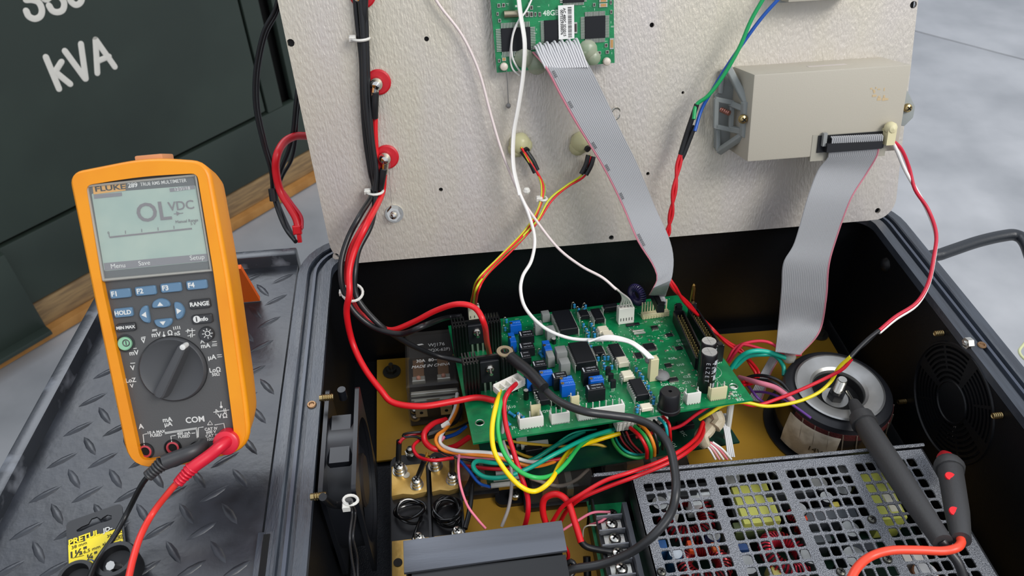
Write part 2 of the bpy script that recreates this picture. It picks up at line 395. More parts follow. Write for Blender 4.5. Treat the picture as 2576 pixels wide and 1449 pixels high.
for px, py in ((2363, 838), (2270, 1010), (2510, 1045)):
    p = HX(px, py, XR-.003); g = G().use(M_brs); g.tube([p+Vector((.004, 0, 0)), p-Vector((.004, 0, 0))], .0022, 10)
    for i in range(5): g.torus(p+Vector((-.004+i*.0017, 0, 0)), (1, 0, 0), .0022, .0005, 10, 4)
    g.build('screw_end', bx)
p = HX(2437, 863, XR-.002); g = G().use(M_zinc); g.cyl(p+Vector((.002, 0, 0)), p-Vector((.003, 0, 0)), .005, n=6); g.ball(p-Vector((.003, 0, 0)), .0028, 8); g.build('cap_nut', bx)
for px, py in ((2470, 868), (784, 1018)):
    p = U(px, py, .0005); g = G().use(mat('rivet_copper', '8f6f50', .35, .8)); g.torus(p, (0, 0, 1), .0028, .0011, 14, 6); g.cyl(p-Vector((0, 0, .002)), p, .0022); g.build('threaded_insert', bx)
# bracket with slot on the rim, bottom left
g = G().use(M_fl); a = U(648, 1338, .002); b = U(690, 1330, .002)
g.prism([(a.x, .24), (b.x, .24), (b.x, a.y), (a.x, a.y)], -.006, .0012); g.build('rim_tab', bx, bevel=.0008)
g = G().use(mat('slot_dark', '050506', .9)); p = U(668, 1400, .0014); g.box((p.x-.001, p.y, .0014), (.0045, .034, .0006)); g.build('rim_slot', bx)

# ---------------------------------------------------------------- grab handle outside the enclosure
hd = thing('grab_handle', 'bent black tubular handle welded outside the right wall of the enclosure', 'handle', tuple(U(2380, 640, -.02)))
Q, t = path([(2366, 640, -.02), (2400, 628, -.02), (2460, 608, -.02), (2520, 594, -.02), (2556, 592, -.02), (2580, 612, -.02), (2605, 680, -.02), (2640, 760, -.02)], 8)
Q = [Vector((XR+.003, Q[0].y-.004, Q[0].z-.004)), Vector((XR+.02, Q[0].y-.003, Q[0].z-.002))]+Q
G().use(mat('tube_black', '24282d', .4, bump=.15, bscale=600)).tube(Q, .0062, 14).build('tube', hd)
G().use(M_blk).ball(Q[0], .0085, 12).build('weld', hd)
hs = wire([(2590, 850, -.3), (2574, 868, -.3), (2564, 885, -.3), (2580, 905, -.3), (2610, 915, -.3)], 7, 'c9cc9a', None, 'hose', label='pale yellow thin hose end on the concrete at the far right edge')
tag(hs, cat='hose')
# ================================================================== UPRIGHT METAL PANEL AND WHAT IS FIXED TO IT
M_alu = mat('sanded_aluminium', 'cfc8c3', .42, .5, c2='ccc6b6', scale=9, mix=(.35, .65), bump=.65, bscale=360, stretch=(1.5, .5, .5), rough2=.5, spec=.5)
PM = frame(tuple(P0), (1, 0, 0), PU, PN)
pn = thing('metal_panel', 'upright sanded aluminium panel with rounded corners, leaning back behind the enclosure', 'panel', tuple(P0+np.array([.178, .0, 0])))
def shear(pl): return [(x-.055*y, y) for x, y in pl]
inner = []
for px, py, r in ((731, 108, .0034), (845, 645, .0032), (1538, 598, .0026), (2208, 530, .003), (2298, 12, .0034), (1073, 98, .0022), (1109, 477, .0020), (1640, 63, .0022), (1718, 233, .0014), (1630, 437, .0018)):
    x, h = PA(px, py); inner.append(circ(x, h, r, 10))
holes(shear(rnd(.575, .372, .022, 8, .178, .1835)), inner, .003, PM, M_alu, 'sheet', pn)
g = G(PM).use(M_blk); g.prism(shear(rnd(.572, .368, .024, 8, .178, .184)), -.012, -.0042); g.build('backing_tray', pn)
g = G(PM).use(M_gend); g.prism(shear(rnd(.565, .35, .03, 8, .172, .19)), -.05, -.0125); g.build('lid_body', pn)

def pbox(g, x0, y0, x1, y1, d0, d1, bev=0):   # pixel rectangle on the panel, depth d0..d1
    a = PA(x0, y0, d1); b = PA(x1, y1, d1); g.box(((a[0]+b[0])/2, (a[1]+b[1])/2, (d0+d1)/2), (abs(b[0]-a[0]), abs(a[1]-b[1]), d1-d0), ch=bev); return g
# ---------------------------------------------------------------- cream gauge housing
M_crm = mat('cream_plastic', 'b0aa9c', .5, bump=.08, bscale=900); M_gry = mat('grey_bracket', '8f9492', .45, bump=.1, bscale=600)
M_conb = mat('connector_black', '15161a', .4)
x0, x1, h0, h1, D = .2812, .4256, .0845, .1625, .05
gh = thing('gauge_housing', 'cream plastic rectangular gauge housing on the right of the metal panel with a ribbon socket', 'gauge', tuple(PM @ Vector(((x0+x1)/2, h0, D/2))))
def pcol(p): return (p[0]-.055*(p[1]-h0)*.3, p[1])
g = G(PM).use(M_crm); g.box(((x0+x1)/2, (h0+h1)/2, D/2), (x1-x0, h1-h0, D)); g.build('case', gh, bevel=.0016)
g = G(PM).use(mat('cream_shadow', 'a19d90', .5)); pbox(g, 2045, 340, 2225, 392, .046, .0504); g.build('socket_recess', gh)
g = G(PM).use(M_conb); pbox(g, 2060, 342, 2222, 372, .048, .0515); g.build('socket_shroud', gh)
g = G(PM).use(mat('faded_print', 'c2ab85', .6))
for i in range(14):
    a = PA(2188+random.random()*44, 220+random.random()*30, D); g.box((a[0], a[1], D+i*.00001), (random.uniform(.001, .004), random.uniform(.001, .003), .0002))
g.build('worn_print', gh)
a0_, a1_ = PA(2040, 150, .03)[0], PA(2130, 150, .03)[0]
g = G(PM).use(mat('faint_label', 'c3bab6', .5)); g.box((.358, h1+.0001, .028), (.036, .0002, .005)); g.build('faint_label', gh)
# left clamp
def pv(px, py, d): a = PA(px, py, d); return Vector((a[0], a[1], d))
cl = thing('mounting_clamp', 'large grey plastic mounting clamp with brass screw on the left end of the cream housing', 'bracket', tuple(PP(1840, 370, .002)))
g = G(PM).use(M_gry)
g.prism([tuple(pv(*p, .004))[:2] for p in ((1830, 168), (1884, 250), (1880, 345), (1816, 384), (1798, 372), (1799, 240), (1815, 226))], .0, .004)
def beam(g, A, B, w):
    M0 = g.M; A = PM @ A; B = PM @ B; d = (B-A); g.M = frame(tuple((A+B)/2), d, PN); g.box((0, 0, 0), (d.length+w*.6, w, w*1.1), ch=w*.15); g.M = M0
beam(g, pv(1832, 172, .010), pv(1880, 262, .036), .006); beam(g, pv(1880, 262, .036), pv(1876, 336, .036), .009); beam(g, pv(1876, 336, .034), pv(1812, 379, .010), .006)
beam(g, pv(1818, 178, .004), pv(1812, 232, .006), .004); beam(g, pv(1806, 330, .004), pv(1806, 376, .008), .004)
g.build('clamp_frame', cl, bevel=.0006)
g = G(PM).use(M_gry)
for a, b in (((1802, 250), (1842, 258)), ((1842, 258), (1838, 326)), ((1838, 326), (1800, 318)), ((1800, 318), (1802, 250))): beam(g, pv(*a, .016), pv(*b, .016), .004)
beam(g, pv(1842, 262, .016), pv(1868, 272, .03), .005); beam(g, pv(1838, 324, .016), pv(1866, 330, .03), .005)
g.build('screw_boss', cl)
def pan_screw(g, P, ax, r, m=None, cross=True):
    P = Vector(P); ax = Vector(ax).normalized(); g.use(m or M_zinc); g.lathe([(r, -r*.5), (r, 0), (r*.85, r*.35), (r*.5, r*.55), (1e-6, r*.6)], P, ax, 16)
    if cross:
        g.use(mat('slot_dark', '050506', .9)); x = ax.orthogonal().normalized(); y = ax.cross(x); M0 = g.M; g.M = M0 @ frame(tuple(P+ax*r*.48), x, y); g.box((0, 0, 0), (r*1.1, r*.26, r*.3)); g.box((0, 0, 0), (r*.26, r*1.1, r*.3)); g.M = M0
    return g
pan_screw(G(), PP(1870, 300, .043), PN, .0042, M_brs).build('brass_screw', cl)
g = G().use(mat('copper_thread', 'c58a7c', .35, .9)); a = PP(1815, 276, .012); b = PP(1835, 285, .02); g.tube([a, b], .0022, 8)
for i in range(5): g.torus(a.lerp(b, i/4.2), b-a, .0022, .0005, 10, 4)
g.build('threaded_end', cl)
c2_ = thing('mounting_clamp', 'small grey clamp tab with brass screw at the right edge of the metal panel', 'bracket', tuple(PP(2285, 315, .002)))
g = G(PM).use(M_gry); g.prism([tuple(pv(*p, .02))[:2] for p in ((2270, 232), (2284, 228), (2303, 268), (2298, 296), (2276, 318), (2264, 316))], .004, .02); g.build('clamp_frame', c2_, bevel=.0012)
pan_screw(G(), PP(2284, 272, .022), PN, .0042, M_brs).build('brass_screw', c2_)
# second cream housing at the top edge
g = G(PM).use(M_crm); a = PA(1983, 6, .03); b = PA(2168, -1, .03); g.prism([(a[0], a[1]), (b[0], a[1]), (b[0], a[1]+.06), (a[0], a[1]+.06)], .0, .03)
g2 = thing('module_housing', 'cream module housing cut off by the top edge of the picture, above the gauge housing', 'module', tuple(PP(2075, 5, .001))); g.build('case', g2, bevel=.0012)
g = G(PM).use(M_gry); a = PA(1980, 8, .012); g.box((a[0]+.012, a[1]+.008, .01), (.04, .014, .01)); g.build('flange', g2)

# ---------------------------------------------------------------- studs
M_red = mat('red_washer', 'c01222', .4, spec=.5); M_chr = mat('chrome', 'd8d6d0', .12, 1.0)
def stud(px, py, lab, glue=False):
    t = thing('terminal_stud', lab, 'terminal', tuple(PP(px, py, .0)), None)
    G().use(M_red).lathe([(.0112, 0), (.0112, .002), (.0098, .003), (.003, .003)], PP(px, py, .0), PN, 28).build('red_washer', t)
    c = PP(px-5, py+6, .008); g = G().use(M_chr)
    g.lathe([(.0052, -.006), (.0060, -.004), (.0060, 0), (.0052, .003), (.0034, .006), (1e-6, .0072)], c, PN, 18); g.lathe([(.0075, -.0085), (.0075, -.0065)], c, PN, 20); g.build('dome_nut', t)
    if glue: G().use(mat('hot_glue', 'd6d3c4', .25, trans=.35)).lathe([(.0078, -.008), (.0088, -.004), (.0088, -.001), (.0075, .002), (.004, .002)], c+Vector((-.001, -.001, -.001)), PN, 16).build('glue_blob', t)
    return t
stud(952, 206, 'upper chrome terminal stud with a red washer on the metal panel')
stud(973, 394, 'glued chrome terminal stud with a red washer, below the other stud')
stud(912, -14, 'terminal stud at the top edge of the picture above the black cables')
t = thing('panel_bolt', 'chrome hex nut and dome bolt near the lower left of the metal panel', 'bolt', tuple(PP(990, 540)))
G().use(M_chr).lathe([(.0088, 0), (.0088, .0015)], PP(992, 537, 0), PN, 24).build('washer', t)
G().use(M_chr).cyl(PP(992, 537, .0015), PP(990, 540, .007), .0066, n=6).build('nut', t)
G().use(M_chr).lathe([(.0034, 0), (.0036, .004), (.0026, .0062), (1e-6, .0072)], PP(990, 540, .007), PN, 14).build('bolt_end', t)
M_glue = mat('yellow_glue', 'dcd8ac', .25, trans=.35)
for px, py, lab in ((1308, 362, 'yellowish hot glue blob over a lamp holder in the middle of the panel'), (1462, 358, 'yellowish hot glue blob half behind the wide ribbon cable')):
    t = thing('lamp_holder', lab, 'lamp holder', tuple(PP(px, py)))
    g = G().use(M_glue); g.ball(PP(px, py, .004), .0105, 14, .75, PN); g.ball(PP(px-8, py+12, .003), .0085, 12, .7, PN); g.ball(PP(px+12, py+4, .004), .0075, 12, .8, PN); g.ball(PP(px+3, py-10, .003), .007, 12, .7, PN); g.build('glue_blob', t)
    G().use(M_conb).cyl(PP(px+8, py+8, .006), PP(px+18, py+18, .012), .003).build('lamp_base', t)

# ---------------------------------------------------------------- small display board on the panel
M_pcb = mat('solder_mask_green', '047545', .35, c2='08874f', scale=90, mix=(.42, .6), bump=.12, bscale=900, spec=.6)
M_ic = mat('ic_black', '16181d', .48, spec=.3); M_tin = mat('tin_leads', 'c8c8bf', .3, .8); M_silk = mat('silkscreen', 'c9dccb', .6)
M_gold = mat('gold_pads', 'c9b878', .35, .7)
db = thing('display_board', 'small green circuit board at the top centre of the metal panel with a barcode label', 'circuit board', tuple(PP(1395, 175, .012)))
DD = .012
a = PA(1250, 180, DD); b = PA(1546, 164, DD)
g = G(PM).use(M_pcb); xl, xr, hb = a[0], b[0], (a[1]+b[1])/2+.0005
g.prism([(xl, hb-.001), (xr, hb+.001), (xr-.004, hb+.16), (xl-.006, hb+.16)], DD-.0016, DD); g.build('board', db)
def dchip(x0, y0, x1, y1, nx, ny, h=.0022, pl=10, lab=None, tb=True, lr=True):
    g = G(PM).use(M_ic); pbox(g, x0, y0, x1, y1, DD+.0003, DD+h, .0003); c = g.build('chip', db)
    if lab: c['label'] = lab
    g = G(PM).use(M_tin); A = pv(x0, y0, DD+h); B = pv(x1, y1, DD+h); q = pl*.00034
    for i in range(nx if tb else 0):
        x = A.x+(B.x-A.x)*(i+.5)/nx
        for y, s in ((A.y, 1), (B.y, -1)): g.box((x, y+s*q/2, DD+.0006), (abs(B.x-A.x)/nx*.5, q, .0008))
    for i in range(ny if lr else 0):
        y = B.y+(A.y-B.y)*(i+.5)/ny
        for x, s in ((A.x, -1), (B.x, 1)): g.box((x+s*q/2, y, DD+.0006), (q, abs(A.y-B.y)/ny*.5, .0008))
    g.build('pin_rows', c)
dchip(1260, 72, 1336, 126, 20, 14, pl=13); dchip(1369, 52, 1405, 118, 8, 20, pl=9, tb=False); dchip(1472, 42, 1523, 95, 24, 20, pl=11); dchip(1416, -14, 1470, 5, 18, 5, pl=7)
g = G(PM).use(mat('crystal_can', 'b5aa92', .25, .9)); A = pv(1268, 36, DD+.002); B = pv(1304, 34, DD+.002); g.tube([(A.x, A.y, DD+.002), (B.x, B.y, DD+.002)], .0032, 12); g.build('crystal', db)
g = G(PM).use(mat('label_paper', 'e9e9e6', .5)); pbox(g, 1404, 14, 1445, 97, DD+.0028, DD+.0034); lb = g.build('barcode_label', db)
g = G(PM).use(mat('ink_black', '1c1c1e', .6)); A = pv(1427, 18, DD+.0035); B = pv(1440, 92, DD+.0035); y = A.y
while y > B.y:
    h_ = random.choice((.0002, .0004, .0006)); g.box(((A.x+B.x)/2, y-h_/2, DD+.00348), (abs(B.x-A.x)*.8, h_, .00005)); y -= h_+random.choice((.0003, .0005))
for k, s in enumerate(('0075529300076', 'AC 480C SD2015')):
    c = pv(1413+k*7, 56, DD+.0035); text(s, .0032, PM @ frame((c.x, c.y, DD+.00345), (0, -1, 0), (1, 0, 0)), mat('ink_black'), g, bold=.01)
g.build('barcode', lb)
c = pv(1386, 33, DD); text('48GB', .0062, PM @ Matrix.Translation((c.x, c.y, DD)), M_silk, db, bold=.02)
M_mlcc = mat('ceramic_tan', 'b58a52', .5); g = G(PM)
for px, py, w, h_ in ((1255, 14, 7, 9), (1267, 13, 7, 9), (1252, 35, 5, 8), (1257, 52, 7, 8), (1326, 36, 8, 12), (1337, 36, 8, 12), (1347, 36, 5, 10), (1358, 36, 6, 10), (1337, 19, 7, 9), (1448, 70, 8, 26), (1518, 13, 20, 9), (1518, 2, 20, 6), (1495, 12, 6, 8), (1539, 110, 10, 26), (1525, 114, 7, 9), (1268, 149, 10, 9), (1256, 153, 6, 8), (1508, 133, 8, 8), (1528, 131, 8, 8), (1538, 30, 5, 9), (1537, 6, 5, 9)):
    c = pv(px, py, DD+.001); g.use(M_tin).box((c.x, c.y, DD+.0005), (w*.00036, h_*.00036, .001)); g.use(M_mlcc if w > 9 else mat('resistor_dark', '38322c', .5)).box((c.x, c.y, DD+.0007), (w*.00024, h_*.00026, .0011))
tag(g.build('surface_parts', db), kind='stuff')
g = G(PM).use(M_silk)
for i in range(60):
    c = pv(random.uniform(1252, 1542), random.uniform(2, 160), DD); g.box((c.x, c.y, DD), (random.choice((.0003, .0025)), random.choice((.0003, .0018)), .0001))
tag(g.build('silkscreen_marks', db), kind='stuff')
for px, py in ((1268, 168), (1527, 155)):
    g = G(); pan_screw(g, PP(px, py, DD+.003), PN, .0036, mat('screw_white', 'd3c9bb', .4), False); g.build('corner_screw', db)
for q in ((1318, 145, DD, .009), (1350, 160, .010, .010), (1478, 125, DD, .009), (1492, 145, DD, .007)): g = G().use(mat('glue_clear', 'b9bfa6', .3, alpha=.6, spec=.7)); g.ball(PP(q[0], q[1], q[2]), q[3], 14, .6, PN); g.build('glue_blob', db)
g = G().use(mat('hot_glue')); Q, t_ = path([(1274, 176, 'p.014'), (1277, 220, 'p.008'), (1279, 266, 'p.004')]); g.tube(Q, .0004, 5); g.ball(Q[-1], .0024, 10)
Q, t_ = path([(981, 410, 'p.01'), (980, 450, 'p.006'), (985, 510, 'p.003')]); g.tube(Q, .0002, 5); g.build('glue_thread', db)
# slotted mark on the panel right of the ribbon
t = thing('clip_eyelet', 'small metal clip eyelet on the panel right of the wide ribbon cable', 'clip', tuple(PP(1549, 288))); G().use(M_zinc).torus(PP(1549, 286, .002), Vector(PN)+Vector((.6, 0, 0)), .0055, .0008, 18, 6).build('ring', t)
# ================================================================== YELLOW MULTIMETER
_y, _l, _r = -.0590, .5705, .05
_x = np.array([math.cos(_y), math.sin(_y), 0]); _b = np.array([-math.sin(_y), math.cos(_y), 0]); _u = np.array([0, 0, math.cos(_l)])+_b*math.sin(_l)
MX = _x*math.cos(_r)+_u*math.sin(_r); MU = _u*math.cos(_r)-_x*math.sin(_r); MN = np.cross(MX, MU)
MO = np.array([-.1942, .4504, .2026])
MM = frame(tuple(MO), MX, MU, MN)                       # local: x right, y up, z out of the face; origin at top middle of the face
def ML(px, py, d=0.):
    p = np.array(CAM+ray(px, py)*hit(px, py, MO+MN*d, MN))-MO; return float(np.dot(p, MX)), float(np.dot(p, MU))
mm = thing('multimeter', 'yellow and grey handheld multimeter propped up on its tilt stand on the tread plate', 'multimeter', tuple(MO-MU*.2-MN*.03))
M_yel = mat('holster_yellow', 'ec960a', .42, c2='e68c08', scale=20, bump=.06, bscale=500); M_dgr = mat('meter_grey', '505050', .5, bump=.1, bscale=900)
M_key = mat('key_blue', '5f7f9a', .4); M_kdk = mat('key_dark', '343537', .45); M_prt = mat('print_light', 'd8d8d4', .5)
def MLs(pts, d=0.): return [ML(x, y, d) for x, y in pts]
def rounded(pts, r, n=5):
    out = []; k = len(pts)
    for i in range(k):
        p = Vector(pts[i]); a = Vector(pts[i-1]); b = Vector(pts[(i+1) % k]); rr = r[i] if isinstance(r, (list, tuple)) else r
        rr = min(rr, (a-p).length*.48, (b-p).length*.48); A = p+(a-p).normalized()*rr; B = p+(b-p).normalized()*rr
        for j in range(n+1):
            t = j/n; out.append(tuple((A*(1-t)**2+p*2*t*(1-t)+B*t*t)))
    return out
# holster: outline at the front; hollow window for the face
outl = MLs([(300, 1120), (340, 1165), (420, 1170), (560, 1146), (618, 1112), (606, 1010), (560, 700), (512, 418), (440, 402), (350, 405), (260, 420), (184, 444)], .004)
outl = [tuple(p) for p in outl]
fr = MLs([(353, 1166), (597, 1136), (536, 691), (490, 439), (360, 445), (218, 467), (256, 714)], .0)
xs = lambda p, k, dx, dy: [(x*k+dx, y) for x, y in p]
oo = rounded(MLs([(330, 1178), (470, 1166), (622, 1128), (612, 1020), (566, 700), (514, 412), (370, 402), (178, 440)], .005), [.016, .0, .018, .02, .02, .009, .03, .006], 6)
ii = rounded(MLs([(354, 1160), (594, 1132), (538, 691), (496, 436), (360, 443), (216, 466), (256, 714)], .005), [.006, .006, .01, .004, .03, .004, .01], 4)
HD = .041
holes(oo, [ii], .012, MM @ Matrix.Translation((0, 0, .005)), M_yel, 'holster', mm)
def scaled(pl, k): 
    cx = sum(p[0] for p in pl)/len(pl); cy = sum(p[1] for p in pl)/len(pl); return [((x-cx)*k+cx, (y-cy)*k+cy) for x, y in pl]
g = G(MM).use(M_yel)
def loft(g, rings):
    n = len(rings[0][0]); vs = []; fs = []
    for pl, z in rings: vs += [(x, y, z) for x, y in pl]
    for k in range(len(rings)-1):
        for i in range(n): fs.append((k*n+i, k*n+(i+1) % n, k*n+n+(i+1) % n, k*n+n+i))
    fs += [tuple(range(n-1, -1, -1)), tuple(range((len(rings)-1)*n, len(rings)*n))]; g.add(vs, fs)
loft(g, [(scaled(oo, .86), -HD), (scaled(oo, .915), -HD+.006), (scaled(oo, .957), -.024), (oo, -.007)]); g.build('holster_body', mm, sharp=50)
g = G(MM).use(M_yel); ring = [oo, scaled(oo, .988)]
loft(g, [(oo, -.0075), (scaled(oo, 1.004), .002), (scaled(oo, .998), .0052)]) if False else None
g = G(MM).use(M_yel); P = [(x, y) for x, y in oo]
g.tube([(x, y, .0015) for x, y in scaled(oo, .988)]+[(scaled(oo, .988)[0][0], scaled(oo, .988)[0][1], .0015)], .0030, 8, cap=False); g.build('holster_lip', mm, sharp=60)
a = ML(326, 406, 0); b = ML(398, 404, 0); g = G(MM).use(mat('hook_tan', 'c98a5c', .5)); g.box(((a[0]+b[0])/2, a[1]+.0005, -.018), (b[0]-a[0], .006, .02)); g.build('hanger_hook', mm, bevel=.0012)
g = G(MM).use(M_dgr); fo = rounded(MLs([(354, 1160), (594, 1132), (538, 691), (496, 436), (360, 443), (216, 466), (256, 714)], .0), [.006, .006, .01, .004, .03, .004, .01], 4); g.prism(fo, -.02, .0005); g.build('face_plate', mm)
# display window
g = G(MM).use(mat('bezel_grey', '3e4143', .4)); wp = rounded(MLs([(262, 704), (528, 678), (488, 444), (222, 470)], .001), .003, 4); g.prism(wp, .0, .002); bz = g.build('display_bezel', mm)
M_lcd = mat('lcd_green', '8fa79d', .35, c2='a5b6a8', scale=35, mix=(.3, .7), spec=.4)
g = G(MM).use(M_lcd); g.prism(rounded(MLs([(263, 682), (524, 657), (492, 466), (231, 487)], .002), .001, 2), .0015, .0024); g.build('lcd', bz)
M_lk = mat('lcd_ink', '6a6468', .5); M_lb = mat('lcd_bar', '716f74', .5); z_ = .0026
def mt(s, px, py, size, m, parent, d=z_, **k):
    a = ML(px, py, d); return text(s, size*.84, MM @ Matrix.Translation((a[0], a[1], d)), m, parent, **k)
g = G(MM).use(mat('logo_amber', 'd69a2c', .5)); g.prism(MLs([(236, 489), (316, 479), (315, 459), (233, 467)], z_), .0023, .0029); g.build('logo_plate', bz)
g = G(); mt('FLUKE', 277, 473, .0056, mat('ink_black'), g, d=.003, sx=1.5, bold=.02); mt('289', 334, 466, .0050, M_prt, g, d=.0023, bold=.03); mt('TRUE RMS MULTIMETER', 411, 459, .0039, M_prt, g, d=.0023, bold=.01, sx=.86); g.build('brand_lettering', bz)
g = G(MM).use(M_lb)
for q in ([(237, 500), (307, 493), (306, 484), (236, 490)], [(428, 483), (490, 475), (488, 466), (426, 474)], [(264, 681), (524, 656), (521, 638), (261, 662)]): g.prism(MLs(q, z_), .0024, .0027)
g.build('lcd_status_bars', bz)
g = G(); mt('OL', 386, 535, .0205, M_lk, g, bold=.012); mt('VDC', 456, 518, .0098, M_lk, g, bold=.008); mt('Manual Range', 470, 556, .0032, M_lk, g); mt('5 V', 486, 563, .003, M_lk, g); mt('12/31/18', 458, 475, .0035, M_prt, g, d=.0028); mt('0', 273, 586, .003, M_lk, g)
for s, x, y in (('Menu', 297, 669), ('Save', 363, 662), ('Setup', 496, 648)): mt(s, x, y, .0052, M_prt, g, d=.0028)
g.use(M_lk); g.M = MM
g.prism(MLs([(276, 599), (483, 577), (482, 573), (275, 595)], z_), .0024, .0027)
for x, y in ((274, 588), (315, 580), (356, 576), (397, 572), (437, 568)): g.prism(MLs([(x, y+8), (x+1.5, y+8), (x+1, y), (x-.5, y)], z_), .0024, .0027)
a = ML(449, 537, z_); g.tube([(a[0]-.003, a[1], z_), (a[0]+.003, a[1], z_)], .0003, 4); g.prism([(a[0]-.0012, a[1]-.0014), (a[0]+.0012, a[1]), (a[0]-.0012, a[1]+.0014)], .0024, .0028); g.build('lcd_digits', bz)
g = G(MM).use(mat('clear_window', 'e6ecea', .08, trans=.0, alpha=.08, spec=.8)); g.prism(rounded(MLs([(258, 706), (532, 680), (492, 440), (217, 467)], .004), .004, 4), .0032, .0046); g.build('window_cover', mm)
g = G(MM).use(mat('clear_rim', 'b9b6ac', .2, alpha=.55)); wq = MLs([(259, 705), (531, 680), (491, 441), (218, 468)], .004); g.tube([(x, y, .0035) for x, y in wq+wq[:1]], .0011, 6); g.build('window_rim', mm)
# keys
def key(px, py, w, h, m, s=None, rot=0, r=.0012, tcol=None, ts=.0045, name='button', bold=.03):
    a = ML(px, py, .003); M_ = MM @ Matrix.Translation((a[0], a[1], 0)) @ Matrix.Rotation(rot, 4, 'Z')
    g = G(M_).use(m); pl = rnd(w, h, r, 4); g.prism(pl, .0, .0022); g.prism(pl, .0022, .003, [(x*.9, y*.86) for x, y in pl]); k = g.build(name, mm)
    if s: text(s, ts*.86, M_ @ Matrix.Translation((0, 0, .003)), tcol or M_prt, k, bold=bold)
    return k
for i, (x, y) in enumerate(((301, 739), (365, 732), (429, 724), (494, 717))):
    key(x, y, .0138, .0062, M_key, None, ts=.004); a = ML(x-13, y+1, .003); text('F%d' % (i+1), .0046, MM @ Matrix.Translation((a[0], a[1], .003)), M_prt, mm, name='key_lettering', bold=.03)
key(309, 787, .0124, .0062, M_key, 'HOLD', ts=.0046); key(316, 824, .0126, .0056, M_kdk, 'MIN MAX', ts=.0034)
key(502, 765, .0138, .0062, M_kdk, 'RANGE', ts=.0046); key(508, 803, .0136, .0062, M_kdk, '  info', ts=.0046)
a = ML(495, 803, .003); g = G(MM).use(M_prt); g.lathe([(.0024, .003), (.0024, .0033)], (a[0], a[1], 0), n=18); text('i', .0048, MM @ Matrix.Translation((a[0], a[1], .0033)), M_kdk, g, bold=.03); g.build('info_symbol', mm)
def arrowkey(px, py, pts, tri):
    a = ML(px, py, .003); M_ = MM @ Matrix.Translation((a[0], a[1], 0)); pl = rounded(pts, .0025, 4)
    g = G(M_).use(M_key); g.prism(pl, 0, .0022); g.prism(pl, .0022, .0032, scaled(pl, .85)); k = g.build('arrow_button', mm)
    g = G(M_).use(M_prt); g.prism(tri, .0031, .0034); g.build('arrow_mark', k)
W_ = .0065
arrowkey(403, 765, [(-W_, -.0025), (W_, -.0025), (W_*.8, .002), (0, .0042), (-W_*.8, .002)], [(-.002, -.0012), (.002, -.0012), (0, .0014)])
arrowkey(410, 812, [(-W_*.8, -.002), (0, -.0042), (W_*.8, -.002), (W_, .0025), (-W_, .0025)], [(-.002, .001), (0, -.0016), (.002, .001)])
arrowkey(363, 792, [(.0028, -W_), (.0028, W_), (-.0015, W_*.8), (-.0040, 0), (-.0015, -W_*.8)], [(-.0018, 0), (.0014, -.002), (.0014, .002)])
arrowkey(450, 782, [(-.0028, -W_), (.0015, -W_*.8), (.0040, 0), (.0015, W_*.8), (-.0028, W_)], [(-.0014, -.002), (.0018, 0), (-.0014, .002)])
def mlathe(px, py, prof, m, name, par=None, d=0., n=28):
    a = ML(px, py, d); return G(MM).use(m).lathe(prof, (a[0], a[1], 0), n=n).build(name, par or mm)
k = mlathe(317, 863, [(.0062, 0), (.0062, .0012), (.0055, .0012), (.0055, .0006)], M_kdk, 'power_button_ring'); k = mlathe(317, 863, [(.0046, 0), (.0046, .0025), (.004, .0032)], mat('key_green', '8fc4a0', .4), 'power_button')
a = ML(317, 863, .0034); g = G(MM).use(M_dgr); g.torus((a[0], a[1], .0033), (0, 0, 1), .0022, .0004, 18, 4); g.box((a[0], a[1], .0033), (.0006, .003, .0004)); g.build('power_symbol', k)
k = mlathe(522, 839, [(.0052, 0), (.0052, .002), (.0045, .003)], M_kdk, 'backlight_button'); a = ML(522, 839, .003); g = G(MM).use(M_prt); g.torus((a[0], a[1], .0031), (0, 0, 1), .0016, .0003, 14, 4)
for i in range(8):
    c, s = math.cos(i*math.pi/4), math.sin(i*math.pi/4); g.tube([(a[0]+c*.0023, a[1]+s*.0023, .0031), (a[0]+c*.0036, a[1]+s*.0036, .0031)], .0003, 4)
g.build('sun_symbol', k)
# rotary dial
a = ML(432, 931, .004); R_ = .0224
g = G(MM).use(mat('dial_gap', '17181a', .6)); g.lathe([(R_+.0006, 0), (R_+.0006, .0008)], (a[0], a[1], 0), n=48); g.build('dial_gap', mm)
M_dial = mat('dial_grey', '464749', .38, spec=.55)
g = G(MM).use(M_dial); g.lathe([(R_, 0), (R_, .003), (R_-.0012, .0042), (R_*.72, .0020), (1e-6, .0010)], (a[0], a[1], 0), n=56); dl = g.build('rotary_dial', mm, sharp=50)
h0_ = ML(462, 868, .008); h1_ = ML(398, 1000, .008); v = Vector((h0_[0]-h1_[0], h0_[1]-h1_[1])); L = v.length; c = Vector(((h0_[0]+h1_[0])/2, (h0_[1]+h1_[1])/2)); ang = math.atan2(v.y, v.x)
g = G(MM @ Matrix.Translation((c.x, c.y, 0)) @ Matrix.Rotation(ang, 4, 'Z')).use(M_dial)
bp = rounded([(-L/2, -.0055), (L/2, -.0042), (L/2, .0042), (-L/2, .0055)], .003, 4); g.prism(bp, .001, .0095, [(x*.97, y*.62) for x, y in bp]); g.prism([(x*.97, y*.62) for x, y in bp], .0095, .0102, [(x*.95, y*.4) for x, y in bp]); g.build('dial_grip', dl, sharp=25)
a = ML(459, 874, .0105); G(MM).use(M_prt).lathe([(.0019, 0), (.0019, .0104), (1e-6, .0108)], (a[0], a[1], 0), n=14).build('pointer_dot', dl)
